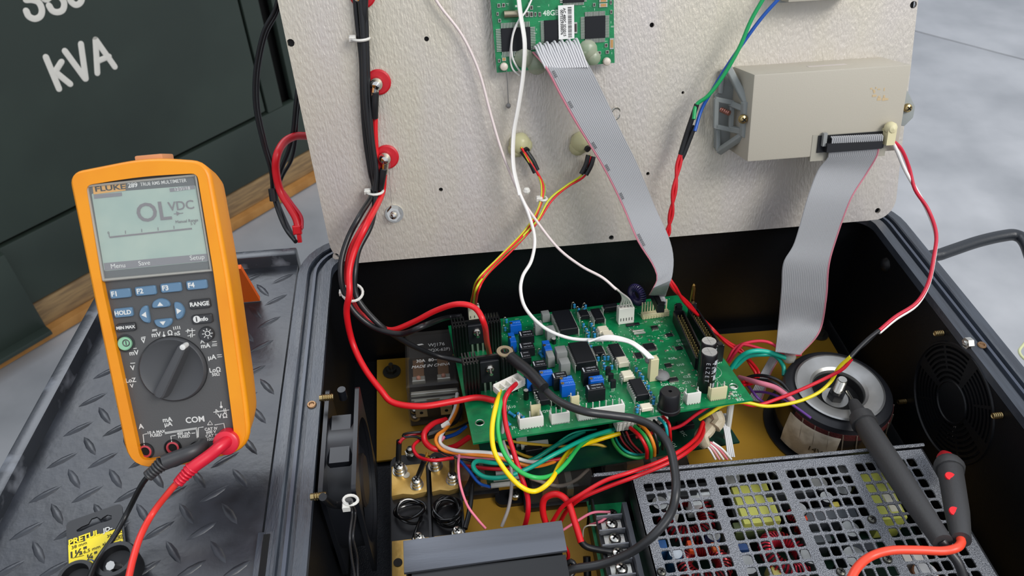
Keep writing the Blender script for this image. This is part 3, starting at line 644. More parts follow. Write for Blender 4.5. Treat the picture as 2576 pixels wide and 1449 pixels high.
# printed legends
g = G()
for s, x, y, z in (('V', 361, 858, .0052), ('mV', 393, 842, .0055), ('\u03a9', 428, 838, .0055), ('nS', 446, 839, .0048), ('A', 509, 859, .0048), ('mA', 517, 870, .0052), ('\u00b5A', 533, 899, .0055), ('Lo\u03a9', 541, 931, .0052), ('50\u03a9', 543, 942, .0036), ('mV', 337, 888, .0055), ('V', 334, 926, .0055), ('LoZ', 329, 957, .0050), ('V', 332, 971, .0046), ('A', 355, 1073, .0058), ('mA', 421, 1056, .0054), ('\u00b5A', 423, 1067, .0054), ('COM', 491, 1056, .0068), ('V', 553, 1047, .0054), ('\u03a9', 566, 1046, .0054), ('10 A MAX', 393, 1087, .0034), ('FUSED', 393, 1095, .0034), ('400 mA', 462, 1090, .0034), ('FUSED', 463, 1098, .0034), ('CAT IV', 531, 1079, .0034), ('600 V', 531, 1087, .0034), ('CAT III', 533, 1096, .0034), ('1000 V', 535, 1105, .0034)):
    mt(s, x, y, z, M_prt, g, d=.0006, bold=.018)
g.M = MM; g.use(M_prt)
def ln(pts, r=.0003, d=.0008):
    q = [ML(x, y, d) for x, y in pts]; g.tube([(x, y, d) for x, y in q], r, 4)
for pts in ([(363, 1120), (360, 1093), (370, 1091)], [(415, 1088), (495, 1076), (498, 1100)], [(415, 1091), (493, 1079), (496, 1102)], [(432, 1112), (430, 1097), (442, 1095)], [(482, 1090), (491, 1089)], [(499, 1100), (499, 1076), (512, 1074)], [(540, 1069), (563, 1065), (568, 1090)], [(355, 849), (366, 847)], [(355, 852), (366, 850)], [(383, 830), (395, 828)], [(383, 833), (395, 831)], [(332, 877), (344, 876)], [(328, 914), (340, 913)], [(534, 860), (545, 859)], [(534, 866), (546, 865)], [(533, 870), (546, 869)], [(546, 893), (558, 892)], [(547, 898), (559, 897)], [(467, 833), (491, 831)], [(472, 828), (472, 838), (478, 833), (472, 828)], [(483, 826), (484, 838)], [(472, 845), (479, 844)], [(479, 839), (480, 849)], [(483, 838), (484, 848)], [(484, 843), (491, 842)], [(436, 822), (438, 830)], [(441, 821), (443, 829)], [(446, 820), (448, 828)], [(451, 820), (453, 828)], [(556, 1010), (556, 1022)], [(537, 1037), (577, 1031)], [(543, 1030), (544, 1042), (550, 1036), (543, 1030)], [(563, 1028), (565, 1040)], [(567, 1027), (569, 1039)], [(522, 1069), (535, 1068), (528, 1059), (522, 1069)], [(412, 834), (412, 845)]): ln(pts)
for x, y in ((412, 845), (556, 1024)): a = ML(x, y, .0008); g.ball((a[0], a[1], .0004), .0011, 8, .5)
g.build('printed_legends', mm)
# sockets
for i, (px, py) in enumerate(((367, 1134), (436, 1125), (498, 1130), (571, 1112))):
    k = mlathe(px, py, [(.0060, .0005), (.0060, .0012), (.0054, .0012), (.0050, .0002)], mat('socket_black', '0c0c0d', .4), 'input_socket', n=28)
    mlathe(px, py, [(.0036, .0), (.0044, .0014), (.0032, .0018), (.0030, .0004)], mat('socket_red', 'b23a44', .4), 'socket_insert', k)
    mlathe(px, py, [(.0030, .0), (.0030, .0007)], mat('slot_dark', '050506', .9), 'socket_bore', k)
# tilt stand
g = G().use(mat('stand_orange', 'e2600f', .45)); 
A = Vector(MM @ Vector((.048, -.085, -.045))); Bp = U(654, 757, DZ+.001); Cc = U(612, 760, DZ+.001); A2 = U(606, 668, .04)
top1 = Vector(CAM+ray(604, 672)*depth_of(604, 672, 't0.585')); top2 = MM @ Vector((-.03, -.06, -HD)); bl = Vector((-.25, Bp.y+.012, DZ+.001))
def slabq(P, th, g):
    n = (P[1]-P[0]).cross(P[2]-P[0]).normalized()*th; vs = [p for p in P]+[p+n for p in P]; k = len(P)
    g.add(vs, [tuple(range(k)), tuple(range(2*k-1, k-1, -1))]+[(i, (i+1) % k, k+(i+1) % k, k+i) for i in range(k)])
by = Bp.y-.026
T1 = Vector(CAM+ray(606, 676)*hit(606, 676, (0, by, 0), (0, 1., 0))); T2 = Vector((T1.x-.045, by, T1.z)); B2 = Bp-Vector((.060, 0, 0))
slabq([T1, Bp, B2, T2], .004, g); g.build('tilt_stand', mm)
# ================================================================== CONTROL BOARD IN THE ENCLOSURE
BM = frame(tuple(BO), BU, BV, BN)
cb = thing('control_board', 'large green control circuit board crowded with parts, tilted in the middle of the enclosure', 'circuit board', tuple(BO+BU*.14+BV*.06))
BW = BL(1895, 1005)[0]; BH = BL(1125, 820)[1]
PXU, PXV, PXN = BW/724, BH/290, 1/2300.
h1 = BL(1207, 1063); h2 = BL(1845, 972)
holes([(0, 0), (BW, 0), (BW, BH), (0, BH)], [circ(h1[0], h1[1], .0032, 16), circ(h2[0], h2[1], .0032, 16)], .0018, BM, M_pcb, 'board', cb)
g = G(BM).use(M_tin)
for h in (h1, h2): g.torus((h[0], h[1], 0), (0, 0, 1), .0038, .0005, 20, 4)
tag(g.build('plated_hole_rings', cb), kind='stuff')
M_pin = mat('pin_steel', 'e2e2dc', .3, .35); M_blue = mat('trimmer_blue', '0f5fc4', .35); M_rblue = mat('resistor_blue', '2f8fc6', .35)
M_cap = mat('film_cap_grey', '8b8e8c', .4); M_wht = mat('connector_white', 'e6e4dc', .45); M_crc = mat('connector_cream', 'd8cfa6', .45); M_opt = mat('opto_white', 'e8e0c8', .5)
M_ph = mat('hs_black', '0e0f11', .35, spec=.6); M_ink = mat('chip_print', 'b9bdc2', .6)
def at(px, py, h, rot=0):
    a, b = BL(px, py, h); return BM @ Matrix.Translation((a, b, 0)) @ Matrix.Rotation(math.radians(rot), 4, 'Z')
def dip(px, py, w, l, n, h=.009, m=None, rot=0, txt_=None, name='chip', z0=.003):
    M_ = at(px, py, h, rot); g = G(M_).use(m or M_ic); g.box((0, 0, (h+z0)/2), (w, l, h-z0), ch=.0006); c = g.build(name, cb)
    g = G(M_).use(M_pin)
    for i in range(n):
        y = -l/2+l*(i+.5)/n
        for s in (-1, 1): g.box((s*(w/2+.0012), y, h*.36), (.0006, l/n*.5, h*.72)); g.box((s*(w/2+.0005), y, h*.7), (.0020, l/n*.5, .0006))
    g.build('pin_rows', c)
    if txt_: text(txt_, w*.16 if l < w else w*.2, M_ @ Matrix.Translation((0, 0, h+.0001)) @ Matrix.Rotation(0 if l < w*1.3 else math.pi/2, 4, 'Z'), M_ink, c, name='chip_print')
    return c
dip(1421, 803, .0185, .036, 14, .011); dip(1464, 884, .0190, .034, 14, .012)
dip(1469, 786, .009, .012, 4, .008, name='small_chip'); dip(1503, 788, .0095, .020, 8, .009); dip(1506, 878, .009, .012, 7, .008, name='small_chip'); dip(1551, 880, .0105, .022, 8, .009); dip(1607, 972, .0115, .024, 8, .010)
for x, y in ((1517, 826), (1529, 838), (1566, 904), (1578, 939)): dip(x, y, .0098, .0100, 3, .009, m=M_opt, name='optocoupler')
dip(1625, 1020, .0095, .0075, 2, .007, m=M_opt, name='optocoupler')
dip(1352, 969, .012, .011, 4, .009, rot=90, name='small_chip'); dip(1367, 995, .0095, .013, 4, .009, name='small_chip')
dip(1536, 768, .015, .007, 4, .009, rot=0, name='small_chip')
# sealed black reed relays with printed tops
def relay_(px, py, wpx, dpx, hpx, s='relay'):
    h = hpx*PXN; w = wpx*PXU; d = dpx*PXV; M_ = at(px, py, h); g = G(M_).use(M_ic); g.box((0, 0, h/2+.0005), (w, d, h-.001), ch=.0004); c = g.build('relay', cb)
    g = G(M_).use(M_ink); g.prism(rnd(w*.08, d*.7, w*.03, 3, -w*.42, 0), h, h+.0001)
    for k, t in enumerate(('voltronic', 'Relay Tech ce')): text(t, min(d*.42, w*1.45/len(t)), M_ @ Matrix.Translation((w*.06, d*(.22-.46*k), h)), M_ink, g)
    g.build('relay_print', c)
for r in ((1324, 838, 40, 17, 24), (1325, 868, 40, 17, 26), (1322, 891, 26, 19, 22), (1357, 913, 36, 15, 24), (1408, 943, 38, 15, 34), (1485, 928, 44, 14, 38), (1498, 972, 46, 14, 34)): relay_(*r)
def trim(px, py, wpx, dpx, hpx, rot=0):
    h = hpx*PXN; w = wpx*PXU; d = dpx*PXV; M_ = at(px, py, h, rot); g = G(M_).use(M_blue); g.box((0, 0, h/2+.0004), (w, d, h-.0008), ch=.0003); c = g.build('trimmer', cb)
    g = G(M_).use(M_brs); g.lathe([(.0016, h-.0004), (.0016, h+.0006), (.0006, h+.0006), (.0006, h)], (-w*.38, 0, 0), n=12); g.build('adjust_screw', c)
    text('W503', min(d*.5, w*.26), M_ @ Matrix.Translation((w*.12, 0, h+.0001)), mat('trim_print', '6aa8ee', .5), c, name='print')
for r in ((1296, 812, 33, 14, 28), (1288, 848, 17, 26, 32), (1376, 868, 20, 26, 30), (1329, 933, 17, 26, 42), (1374, 936, 34, 12, 34), (1424, 951, 34, 10, 34), (1428, 963, 36, 12, 32), (1500, 951, 36, 12, 30)): trim(*r)
def filmcap(px, py, wpx, dpx, hpx):
    h = hpx*PXN; w = wpx*PXU; d = dpx*PXV; M_ = at(px, py, h); g = G(M_).use(M_cap); g.box((0, 0, h/2+.0004), (w, d, h-.0008)); g.build('film_capacitor', cb, bevel=.0009)
for r in ((1372, 786, 24, 14, 24), (1354, 812, 24, 15, 30), (1384, 826, 26, 18, 30), (1411, 878, 30, 18, 32), (1420, 907, 27, 16, 34), (1384, 890, 20, 18, 30)): filmcap(*r)
M_cbk = mat('cap_sleeve_black', '0d0d10', .3, spec=.6); M_ctop = mat('cap_top', 'c9c9c6', .3, .6)
def ecap(px, py, rpx, hpx, stripe=True, big=False):
    h = hpx*PXN; r = rpx*PXU; M_ = at(px, py, h); g = G(M_).use(M_cbk); g.lathe([(r*.92, 0), (r, .001), (r, h-.0012), (r*.93, h-.0004), (r*.86, h-.0004)], n=24); c = g.build('electrolytic_capacitor', cb)
    g = G(M_).use(M_ctop); g.lathe([(r*.88, h-.0012), (r*.86, h), (1e-6, h)], n=24)
    if big:
        g.use(mat('score_line', '8b8b88', .5)); g.box((0, 0, h), (r*1.3, .0004, .0002)); g.box((0, 0, h), (.0004, r*1.3, .0002))
    g.build('cap_top', c)
    if big:
        g = G(M_).use(M_ink)
        for q in range(3):
            a = math.radians(-115+q*38)
            for k, ch in enumerate('VENT' if q == 1 else 'ELZET' if q == 0 else 'Chang'):
                p = Vector((math.cos(a)*(r+.00008), math.sin(a)*(r+.00008), h*.80-k*h*.11)); n_ = Vector((math.cos(a), math.sin(a), 0)); text(ch, h*.12, M_ @ frame(tuple(p), (0, 0, -1), n_.cross(Vector((0, 0, -1))), n_), M_ink, g, ext=.00005)
        for k in range(4):
            a = math.radians(-60); p = Vector((math.cos(a)*r, math.sin(a)*r, h*(.8-k*.2))); g.M = M_ @ frame(tuple(p), (0, 0, 1), (-math.sin(a), math.cos(a), 0)); g.box((0, 0, 0), (h*.11, .0028, .0003))
        g.M = M_; g.build('sleeve_print', c)
ecap(1784, 857, 21, 92, big=True); ecap(1785, 884, 22, 96, big=True)
ecap(1323, 981, 7, 24); ecap(1405, 1005, 6.5, 22); ecap(1391, 996, 6.5, 22); ecap(1393, 851, 7, 14)
M_lead = mat('lead_wire', 'a9a294', .3, .8)
def loopres(px, py, hpx=20):
    h = hpx*PXN; M_ = at(px, py, h*.6); r = .0013; g = G(M_).use(M_rblue)
    g.lathe([(.0008, h*.2), (r*1.15, h*.26), (r, h*.35), (r, h*.65), (r*1.15, h*.75), (.0008, h*.82)], n=10); c = g.build('resistor', cb)
    g = G(M_).use(M_lead); x = -.0030; g.tube(smooth([Vector(p) for p in ((0, 0, h*.8), (-.0004, 0, h*1.02), (-.0015, 0, h*1.12), (x+.0004, 0, h*1.0), (x, 0, h*.6), (x, 0, 0))], 4), .0004, 5); g.tube([(0, 0, 0), (0, 0, h*.25)], .0004, 5); g.build('resistor_lead', c)
def flatres(px, py, ang=-60):
    M_ = at(px, py, .002) @ Matrix.Translation((0, 0, .002)) @ Matrix.Rotation(math.radians(ang), 4, 'Z'); g = G(M_).use(M_rblue); g.lathe([(.0006, -.0042), (.0017, -.0036), (.0013, -.0022), (.0013, .0022), (.0017, .0036), (.0006, .0042)], (0, 0, 0), (1, 0, 0), 10); c = g.build('resistor', cb)
    g = G(M_).use(M_lead); g.tube([(-.0065, 0, -.002), (-.006, 0, 0), (.006, 0, 0), (.0065, 0, -.002)], .0004, 5); g.build('resistor_lead', c)
for x, y in ((1445, 768), (1473, 770), (1456, 779), (1470, 779), (1468, 817), (1488, 816), (1475, 829), (1481, 838), (1495, 827), (1496, 842), (1292, 826), (1271, 826), (1349, 831), (1360, 885), (1478, 866), (1486, 872), (1505, 901), (1521, 899), (1530, 899), (1519, 915), (1522, 923), (1539, 922), (1601, 928), (1610, 940), (1617, 949), (1622, 965), (1631, 973), (1637, 989), (1645, 1001), (1644, 1010), (1606, 1022), (1603, 1031), (1436, 1003), (1480, 846), (1316, 1052), (1274, 806)): loopres(x, y, 18)
for x, y, a in ((1288, 1042, -58), (1310, 1045, -60), (1277, 1063, -70), (1361, 893, -80)): flatres(x, y, a)
# board edge headers
def header(px, py, wpx, npin, m=None, hpx=26, d=.0085, wall=True, pins=True):
    """centre of the front face, open shrouded header"""
    w = wpx*PXU; h = hpx*PXN; M_ = at(px, py, h/2); g = G(M_).use(m or M_wht); g.box((0, d*.55, .0015), (w, d*1.1, .003)); g.box((0, 0, h/2), (w*.97, .0016, h)); g.box((-w/2+.0007, d*.5, h*.42), (.0014, d, h*.84)); g.box((w/2-.0007, d*.5, h*.42), (.0014, d, h*.84)); c = g.build('connector', cb, bevel=.0002)
    g = G(M_).use(M_pin)
    for i in range(npin): g.box((-w*.42+w*.84*i/max(1, npin-1), d*.75, h*.55), (.0009, .0009, h*1.15))
    g.build('pin_row', c)
    g = G(M_).use(mat('header_teeth', '6f756c', .6))
    for i in range(npin*3): g.box((-w*.46+w*.92*i/(npin*3-1), -.0009, .0006), (w/(npin*9), .0006, .0012))
    g.build('solder_tabs', c)
header(1337, 1063, 62, 3); header(1410, 1052, 48, 4); header(1513, 1037, 122, 7)
header(1745, 1002, 38, 2, hpx=28, d=.007); header(1808, 990, 44, 3, m=M_crc, hpx=32, d=.006)
header(1348, 1033, 26, 2, m=M_crc, hpx=30, d=.004); header(1447, 1010, 22, 2, m=M_crc, hpx=28, d=.004)
# upper connectors
def housing(px, py, wpx, hpx, d=.008, n=5, name='wire_housing', m=None, slots=True):
    w = wpx*PXU; h = hpx*PXN; M_ = at(px, py, h/2); g = G(M_).use(m or M_wht); g.box((0, 0, h/2), (w, d, h), ch=.0005); c = g.build(name, cb)
    if slots:
        g = G(M_).use(mat('slot_grey', '4a4a45', .7))
        for i in range(n): g.box((-w*.36+w*.72*i/(n-1), -d/2, h*.30), (.0009, .0003, h*.18)); g.box((-w*.36+w*.72*i/(n-1), 0, h), (.0022, .0022, .0003))
        g.build('contact_slots', c)
    return M_, h
housing(1573, 790, 47, 44); housing(1192, 785, 34, 38, n=3, m=mat('housing_aged', 'cfcab4', .5))
housing(1643, 927, 22, 58, d=.007, slots=False, m=M_crc)
g = G().use(mat('hot_glue')); g.ball(PB(1665, 945, .004), .0075, 12, .5, BN); g.ball(PB(1632, 905, .02), .004, 8, 1, BN); g.build('glue_blob', cb)
M_ = at(1648, 788, .004); g = G(M_).use(M_crc); g.box((0, 0, .003), (.029, .006, .006), ch=.0004)
for i in range(10): g.box((-.013+.0029*i, .0035, .010), (.0012, .001, .014 if i not in (4, 5, 6) else .008)); g.box((-.013+.0029*i, -.0032, .002), (.0012, .001, .003))
g.build('comb_connector', cb)
# two long black ribbon headers with latches
def longheader(pa, pb, wid=.0095, h=.013, lat=True, n=17):
    A = Vector((*BL(*pa, h), 0)); B = Vector((*BL(*pb, h), 0)); d = B-A; L = d.length; M_ = BM @ frame(tuple((A+B)/2), d, Vector((0, 0, 1)).cross(d), (0, 0, 1))
    g = G(M_).use(M_conb); g.box((0, 0, .0015), (L, wid, .003))
    for s in (-1, 1): g.box((0, s*wid/2, h/2), (L, .0014, h)); g.box((s*L/2, 0, h/2), (.0014, wid, h))
    c = g.build('ribbon_header', cb); g = G(M_).use(M_gold)
    for i in range(n):
        for s in (-1, 1): g.box((-L*.43+L*.86*i/(n-1), s*.0017, h*.45), (.0007, .0007, h*.85))
    g.build('gold_pins', c)
    for s in (-1, 1):
        g = G(M_).use(M_conb); g.box((s*(L/2+.002), 0, h*.75), (.003, wid*.8, h*1.5), ch=.0005); g.box((s*(L/2+.001), 0, h*1.45), (.005, wid*.5, .003)); g.build('latch', c)
longheader((1707, 782), (1764, 900)); longheader((1743, 778), (1808, 878))
g = G().use(M_gold); a = PB(1742, 765, .012); g.cyl(a, PB(1740, 722, .012) + Vector((0, 0, 0)), .0028, n=14); 
g = G(at(1742, 752, .02)).use(mat('brass_post', 'b08a4e', .25, 1.)); g.lathe([(.0026, 0), (.0026, .034), (.002, .037), (1e-6, .0385)], n=14); g.build('brass_post', cb)
# toroid coil
g = G().use(mat('coil_purple', '2a2350', .35, spec=.7)); c0 = PB(1602, 742, .014); ax = Vector(BU)+Vector(BV)*.5
x = ax.orthogonal().normalized(); y = ax.normalized().cross(x); ax = ax.normalized()
for i in range(30):
    a = 2*math.pi*i/30; d = x*math.cos(a)+y*math.sin(a); g.torus(c0+d*.0085, y*math.cos(a)-x*math.sin(a), .0034, .0007, 10, 5)
g.build('coil_inductor', cb)
# buzzer
M_ = at(1686, 984, .020); g = G(M_).use(M_conb); g.lathe([(.0102, 0), (.0102, .003), (.0094, .0035), (.0090, .0185), (.0080, .020), (.0016, .020), (.0016, .017)], n=30); g.build('buzzer', cb)
# heatsinks with power transistors
def hsink(px, py, w, hpx):
    h = hpx*PXN; M_ = at(px, py, 0); g = G(M_).use(M_ph); g.box((0, .004, h/2), (w, .0025, h))
    for s in (-1, 1):
        for k in range(5): g.box((s*(w/2-.0008-.0032*k*.9), .0085-.0, h/2), (.0012, .009, h)); g.box((s*(w/2-.0008-.0032*k*.9), -.0015, h/2), (.0012, .009, h))
    for s in (-1, 1): g.box((s*(w/2-.007), -.002, h/2), (.014, .002, h))
    c = g.build('heatsink', cb)
    g = G(M_).use(M_ic); g.box((0, .001, h*.60), (w*.36, .0035, h*.62), ch=.0006); d = g.build('power_transistor', cb)
    g = G(M_).use(M_tin)
    for i in (-1, 0, 1): g.box((i*w*.11, .001, h*.14), (.0018, .0008, h*.3))
    g.build('transistor_legs', d); g = G(M_); pan_screw(g, (0, -.0012, h*.70), (0, -1, 0), .0042, M_zinc); g.use(M_zinc).cyl((0, -.002, h*.7), (0, -.009, h*.68), .0016); g.build('screw', d)
hsink(1203, 886, .047, 82); hsink(1236, 985, .048, 88)
# transistors in a row
for x, y in ((1530, 925), (1537, 941), (1543, 957)):
    M_ = at(x, y, .012); g = G(M_).use(M_ic); g.prism([(.0026*math.cos(a), .0026*math.sin(a)) for a in [math.radians(q) for q in range(-30, 211, 30)]], .004, .012); t = g.build('transistor', cb); g = G(M_).use(M_pin)
    for i in (-1, 0, 1): g.box((i*.0012, 0, .002), (.0004, .0004, .004))
    g.build('transistor_legs', t)
# surface mounted chips
def smd(px, py, w, l, nx, ny, name='surface_chip', h=.0016):
    M_ = at(px, py, h); g = G(M_).use(M_ic); g.box((0, 0, h/2+.0002), (w, l, h-.0004), ch=.0002); c = g.build(name, cb); g = G(M_).use(M_tin)
    for i in range(nx):
        x = -w/2+w*(i+.5)/nx
        for s in (-1, 1): g.box((x, s*(l/2+.0008), .0004), (w/nx*.5, .0016, .0008))
    for i in range(ny):
        y = -l/2+l*(i+.5)/ny
        for s in (-1, 1): g.box((s*(w/2+.0008), y, .0004), (.0016, l/ny*.5, .0008))
    g.build('pin_rows', c)
smd(1634, 871, .0105, .0105, 11, 11); smd(1684, 841, .006, .005, 0, 4); smd(1708, 874, .006, .005, 0, 4); smd(1693, 953, .009, .0045, 9, 0); smd(1681, 917, .006, .0045, 4, 0); smd(1647, 822, .0065, .0045, 4, 0); smd(1607, 893, .006, .009, 0, 6); smd(1592, 815, .014, .004, 0, 0)
g = G(at(1607, 834, .002)).use(M_tin)
for s in (-1, 1): g.tube([(-.006, s*.0022, .0015), (.006, s*.0022, .0015)], .0012, 8)
g.build('crystal_pair', cb)
g = G(BM); M_mb = mat('smd_brown', '6b4a34', .5)
for i in range(90):
    px = random.uniform(1590, 1760); py = random.uniform(805, 1010)
    if random.random() < .25: px, py = random.choice(((random.uniform(1830, 1875), random.uniform(985, 1015)), (random.uniform(1270, 1560), random.uniform(985, 1050))))
    a, b = BL(px, py)
    if not (.004 < a < BW-.006 and .004 < b < BH-.005): continue
    q = random.random() < .5; w, l = (.0016, .0009) if q else (.0009, .0016)
    g.use(M_tin).box((a, b, .0003), (w*1.5, l*1.5, .0005)); g.use(random.choice((M_mb, M_opt, M_ic))).box((a, b, .0005), (w*.8, l*.8, .0007))
tag(g.build('surface_parts', cb), kind='stuff')
g = G(BM).use(M_silk)
for i in range(700):
    a, b = random.uniform(.035, BW-.006), random.uniform(.003, BH-.004); w, l = random.choice(((.0022, .0002), (.0002, .003), (.0008, .0007), (.0007, .0011), (.004, .0002), (.0006, .0009), (.0009, .0006), (.0014, .00025), (.00025, .0014)))
    g.box((a, b, .00005), (w, l, .0001))
for px, py in ((1784, 900), (1784, 935), (1686, 1005)):
    a, b = BL(px, py+35 if px > 1700 else py); g.torus((a, b, 0), (0, 0, 1), .0112, .00018, 30, 4)
tag(g.build('silkscreen_marks', cb), kind='stuff')
for s, x, y in (('J9', 1292, 1076), ('R7', 1655, 1034), ('R9', 1649, 1018), ('Q9', 1372, 1035), ('R91', 1852, 995), ('R92', 1862, 1006), ('R90', 1845, 987), ('U9', 1691, 966), ('C24', 1672, 968), ('U10', 1712, 918), ('C17', 1652, 811), ('C7', 1707, 858), ('C18', 1715, 866), ('C21', 1730, 962), ('C22', 1728, 948), ('C1', 1715, 978), ('J4', 1240, 1022), ('R10', 1288, 1024), ('R28', 1690, 902), ('D7', 1810, 912)):
    a, b = BL(x, y); text(s, .0042, BM @ Matrix.Translation((a, b, 0)), M_silk, cb, name='reference_print', bold=.01)
a, b = BL(1210, 1082)
for k, s in enumerate(('HES7520', '100CC')): text(s, .0042, BM @ Matrix.Translation((a, b-.004*k, 0)), mat('silk_dark', '2f8a5a', .6), cb, name='board_print')
for x, y in ((.004, .118), (.278, .118), (.10, .004), (.2, .004)):
    p = BM @ Vector((x, y, 0)); 
# second board stacked underneath
lb_ = thing('lower_board', 'green second circuit board, colour darkened as shade, underneath the large control board', 'circuit board', tuple(BO+BU*.2+BV*.05-BN*.062))
BM2 = frame(tuple(BO-BN*.062+BV*.032), BU, BV, BN)
M_pcb_shaded = mat('solder_mask_shaded', '07352a', .45, c2='083d2a', scale=60)  # mask green darkened: shade under the upper board and wires put into colour
g = G(BM2).use(M_pcb_shaded); g.box((BW/2+.006, BH*.37, -.001), (BW-.01, BH*.94, .002)); g.build('board', lb_)
g = G(BM2)
for s, x, y in (('DXAO1', .19, -.004), ('MVAOM', .165, -.003), ('D51C', .205, .006), ('TD', .07, .0), ('RMV', .052, -.002)): text(s, .005, BM2 @ Matrix.Translation((x, y, 0)) @ Matrix.Rotation(math.radians(-80), 4, 'Z'), M_silk, g)
g.build('board_print', lb_)
g = G(BM2).use(M_wht)
a0, a1 = .078, .102
for k, (px, w) in enumerate(((1585, 60), (1668, 80))):
    pass
for i in range(8): g.use(mat('ic_shaded', '0c0d10', .6)).box((.03+.03*i, .012, .003), (.016, .008, .006), ch=.0005)  # chip black deepened for the same shade
g.build('chips', lb_)
g = G(BM).use(mat('nylon', 'd9d9d2', .5))
for x, y in ((h1[0], h1[1]+.09), (h2[0], h2[1])): g.cyl((x, y, -.0018), (x, y, -.062), .003, n=10)
tag(g.build('standoffs', lb_), kind='stuff')
# ================================================================== MOUNTING PLATE AND POWER PARTS
M_yp = mat('passivated_plate', 'b4882a', .38, .3, c2='c09434', scale=12, mix=(.3, .7), rough2=.45, bump=.12, bscale=200)
ZP = -.150
mp = thing('mounting_plate', 'gold passivated steel mounting plate on the floor of the enclosure', 'plate', (.17, .45, ZP-.003))
g = G().use(M_yp); g.prism([(-.0855, .467), (-.004, .467), (-.004, .17), (.427, .17), (.427, .5905), (-.0865, .6035)], ZP-.003, ZP); g.build('plate', mp, bevel=.0006)
M_dz = mat('dark_zinc', '55554f', .35, .8)
def platebolt(px, py, lab):
    t = thing('plate_bolt', lab, 'bolt', tuple(U(px, py, ZP))); p = U(px, py, ZP); g = G().use(M_dz); g.lathe([(.0098, 0), (.0098, .0016), (.004, .0018)], p, n=24); g.build('washer', t); g = G().use(M_dz); g.cyl(p+Vector((0, 0, .0018)), p+Vector((0, 0, .006)), .0055, n=6); g.build('nut', t); g = G().use(M_dz); g.cyl(p+Vector((0, 0, .006)), p+Vector((0, 0, .013)), .0025, n=10)
    g.build('bolt_end', t)
platebolt(986, 936, 'dark bolt with washer on the left end of the gold plate'); platebolt(2061, 842, 'dark bolt with washer at the right back corner of the gold plate')
def prect(px0, py0, px1, py1, z): 
    a = U(px0, py0, z); b = U(px1, py1, z); return a, b

# ---------------------------------------------------------------- clear relay
rl = thing('power_relay', 'clear plastic cased power relay with printed top, left of the control board', 'relay', (-.028, .545, ZP))
M_cl = mat('clear_smoke', '6b6864', .08, alpha=.22, spec=.9); M_cop = mat('copper_bar', 'a67c58', .35, .7); M_rin = mat('relay_inner', '1b1a1b', .5)
x0, x1, y0, y1, z0, z1 = -.0500, .0020, .505, .585, ZP, -.092
g = G().use(M_rin); g.box(((x0+x1)/2, (y0+y1)/2, z0+.008), (x1-x0, y1-y0, .016), ch=.001); g.box(((x0+x1)/2, y1-.020, z0+.036), (x1-x0-.008, .032, .038)); g.box(((x0+x1)/2, y0+.008, z0+.022), (x1-x0-.004, .016, .028)); g.build('base', rl)
for s in (-1, 1):
    cx = (x0+x1)/2+s*.0125-.001; g = G().use(M_cop); g.box((cx, y0+.032, z1-.008), (.011, .026, .003)); g.build('copper_contact', rl)
    g = G().use(M_tin); g.box((cx, y0+.017, z1-.007), (.013, .006, .006), ch=.0005); g.use(mat('solder_pink', 'c98a72', .4)).ball((cx, y0+.0165, z1-.003), .0025, 8); g.build('contact_lug', rl)
    g = G().use(M_tin); g.prism([(cx-.006, y0-.0066), (cx+.006, y0-.0066), (cx+.006, y0+.0), (cx-.006, y0+.0)], z0+.034, z0+.036); g.M = Matrix.Translation((cx, y0-.006, z0+.029)); g.box((0, 0, 0), (.0115, .0016, .013)); g.use(mat('slot_dark')).cyl((0, -.0009, 0), (0, -.0012, 0), .0018); g.build('spade_terminal', rl)
g = G().use(M_tin); g.box(((x0+x1)/2+.001, y0+.006, z0+.043), (.047, .0035, .005), ch=.0006); g.box(((x0+x1)/2+.001, y0+.002, z0+.038), (.047, .002, .003)); g.build('crossbar', rl)
g = G().use(M_cl); g.box(((x0+x1)/2, (y0+y1)/2+.002, z1-.020), (x1-x0, y1-y0-.004, .040), ch=.002); g.build('clear_case', rl)
g = G().use(M_cl); g.box(((x0+x1)/2, y0+.003, z0+.024), (x1-x0+.001, .018, .036), ch=.003); g.build('clear_skirt', rl)
for s, px, py, sz in (('WJ176', 1098, 867, .0062), ('(JQX-62F)', 1104, 880, .0056), ('30A  80~', 1073, 907, .0056), ('MADE IN CHINA', 1083, 920, .0052)):
    p = U(px, py, z1+.0004); text(s, sz, Matrix.Translation(p), M_prt, rl, bold=.0, name='lettering', shear=.3 if s[0] == 'M' else 0)
p = U(1052, 871, z1+.0004); g = G(Matrix.Translation(p)).use(M_prt); g.prism([(-.006, -.003), (-.001, -.003), (.001, .001), (.006, .0015), (.004, .003), (-.001, .0025), (-.003, -.001)], 0, .0002); g.build('maker_mark', rl)
pan_screw(G(), U(1046, 1052, ZP+.012)+Vector((0, 0, .004)), (0, 0, 1), .0055).build('screw', rl)
pan_screw(G(), U(1043, 1030, ZP+.03), (0, 0, 1), .0040).build('screw', rl)

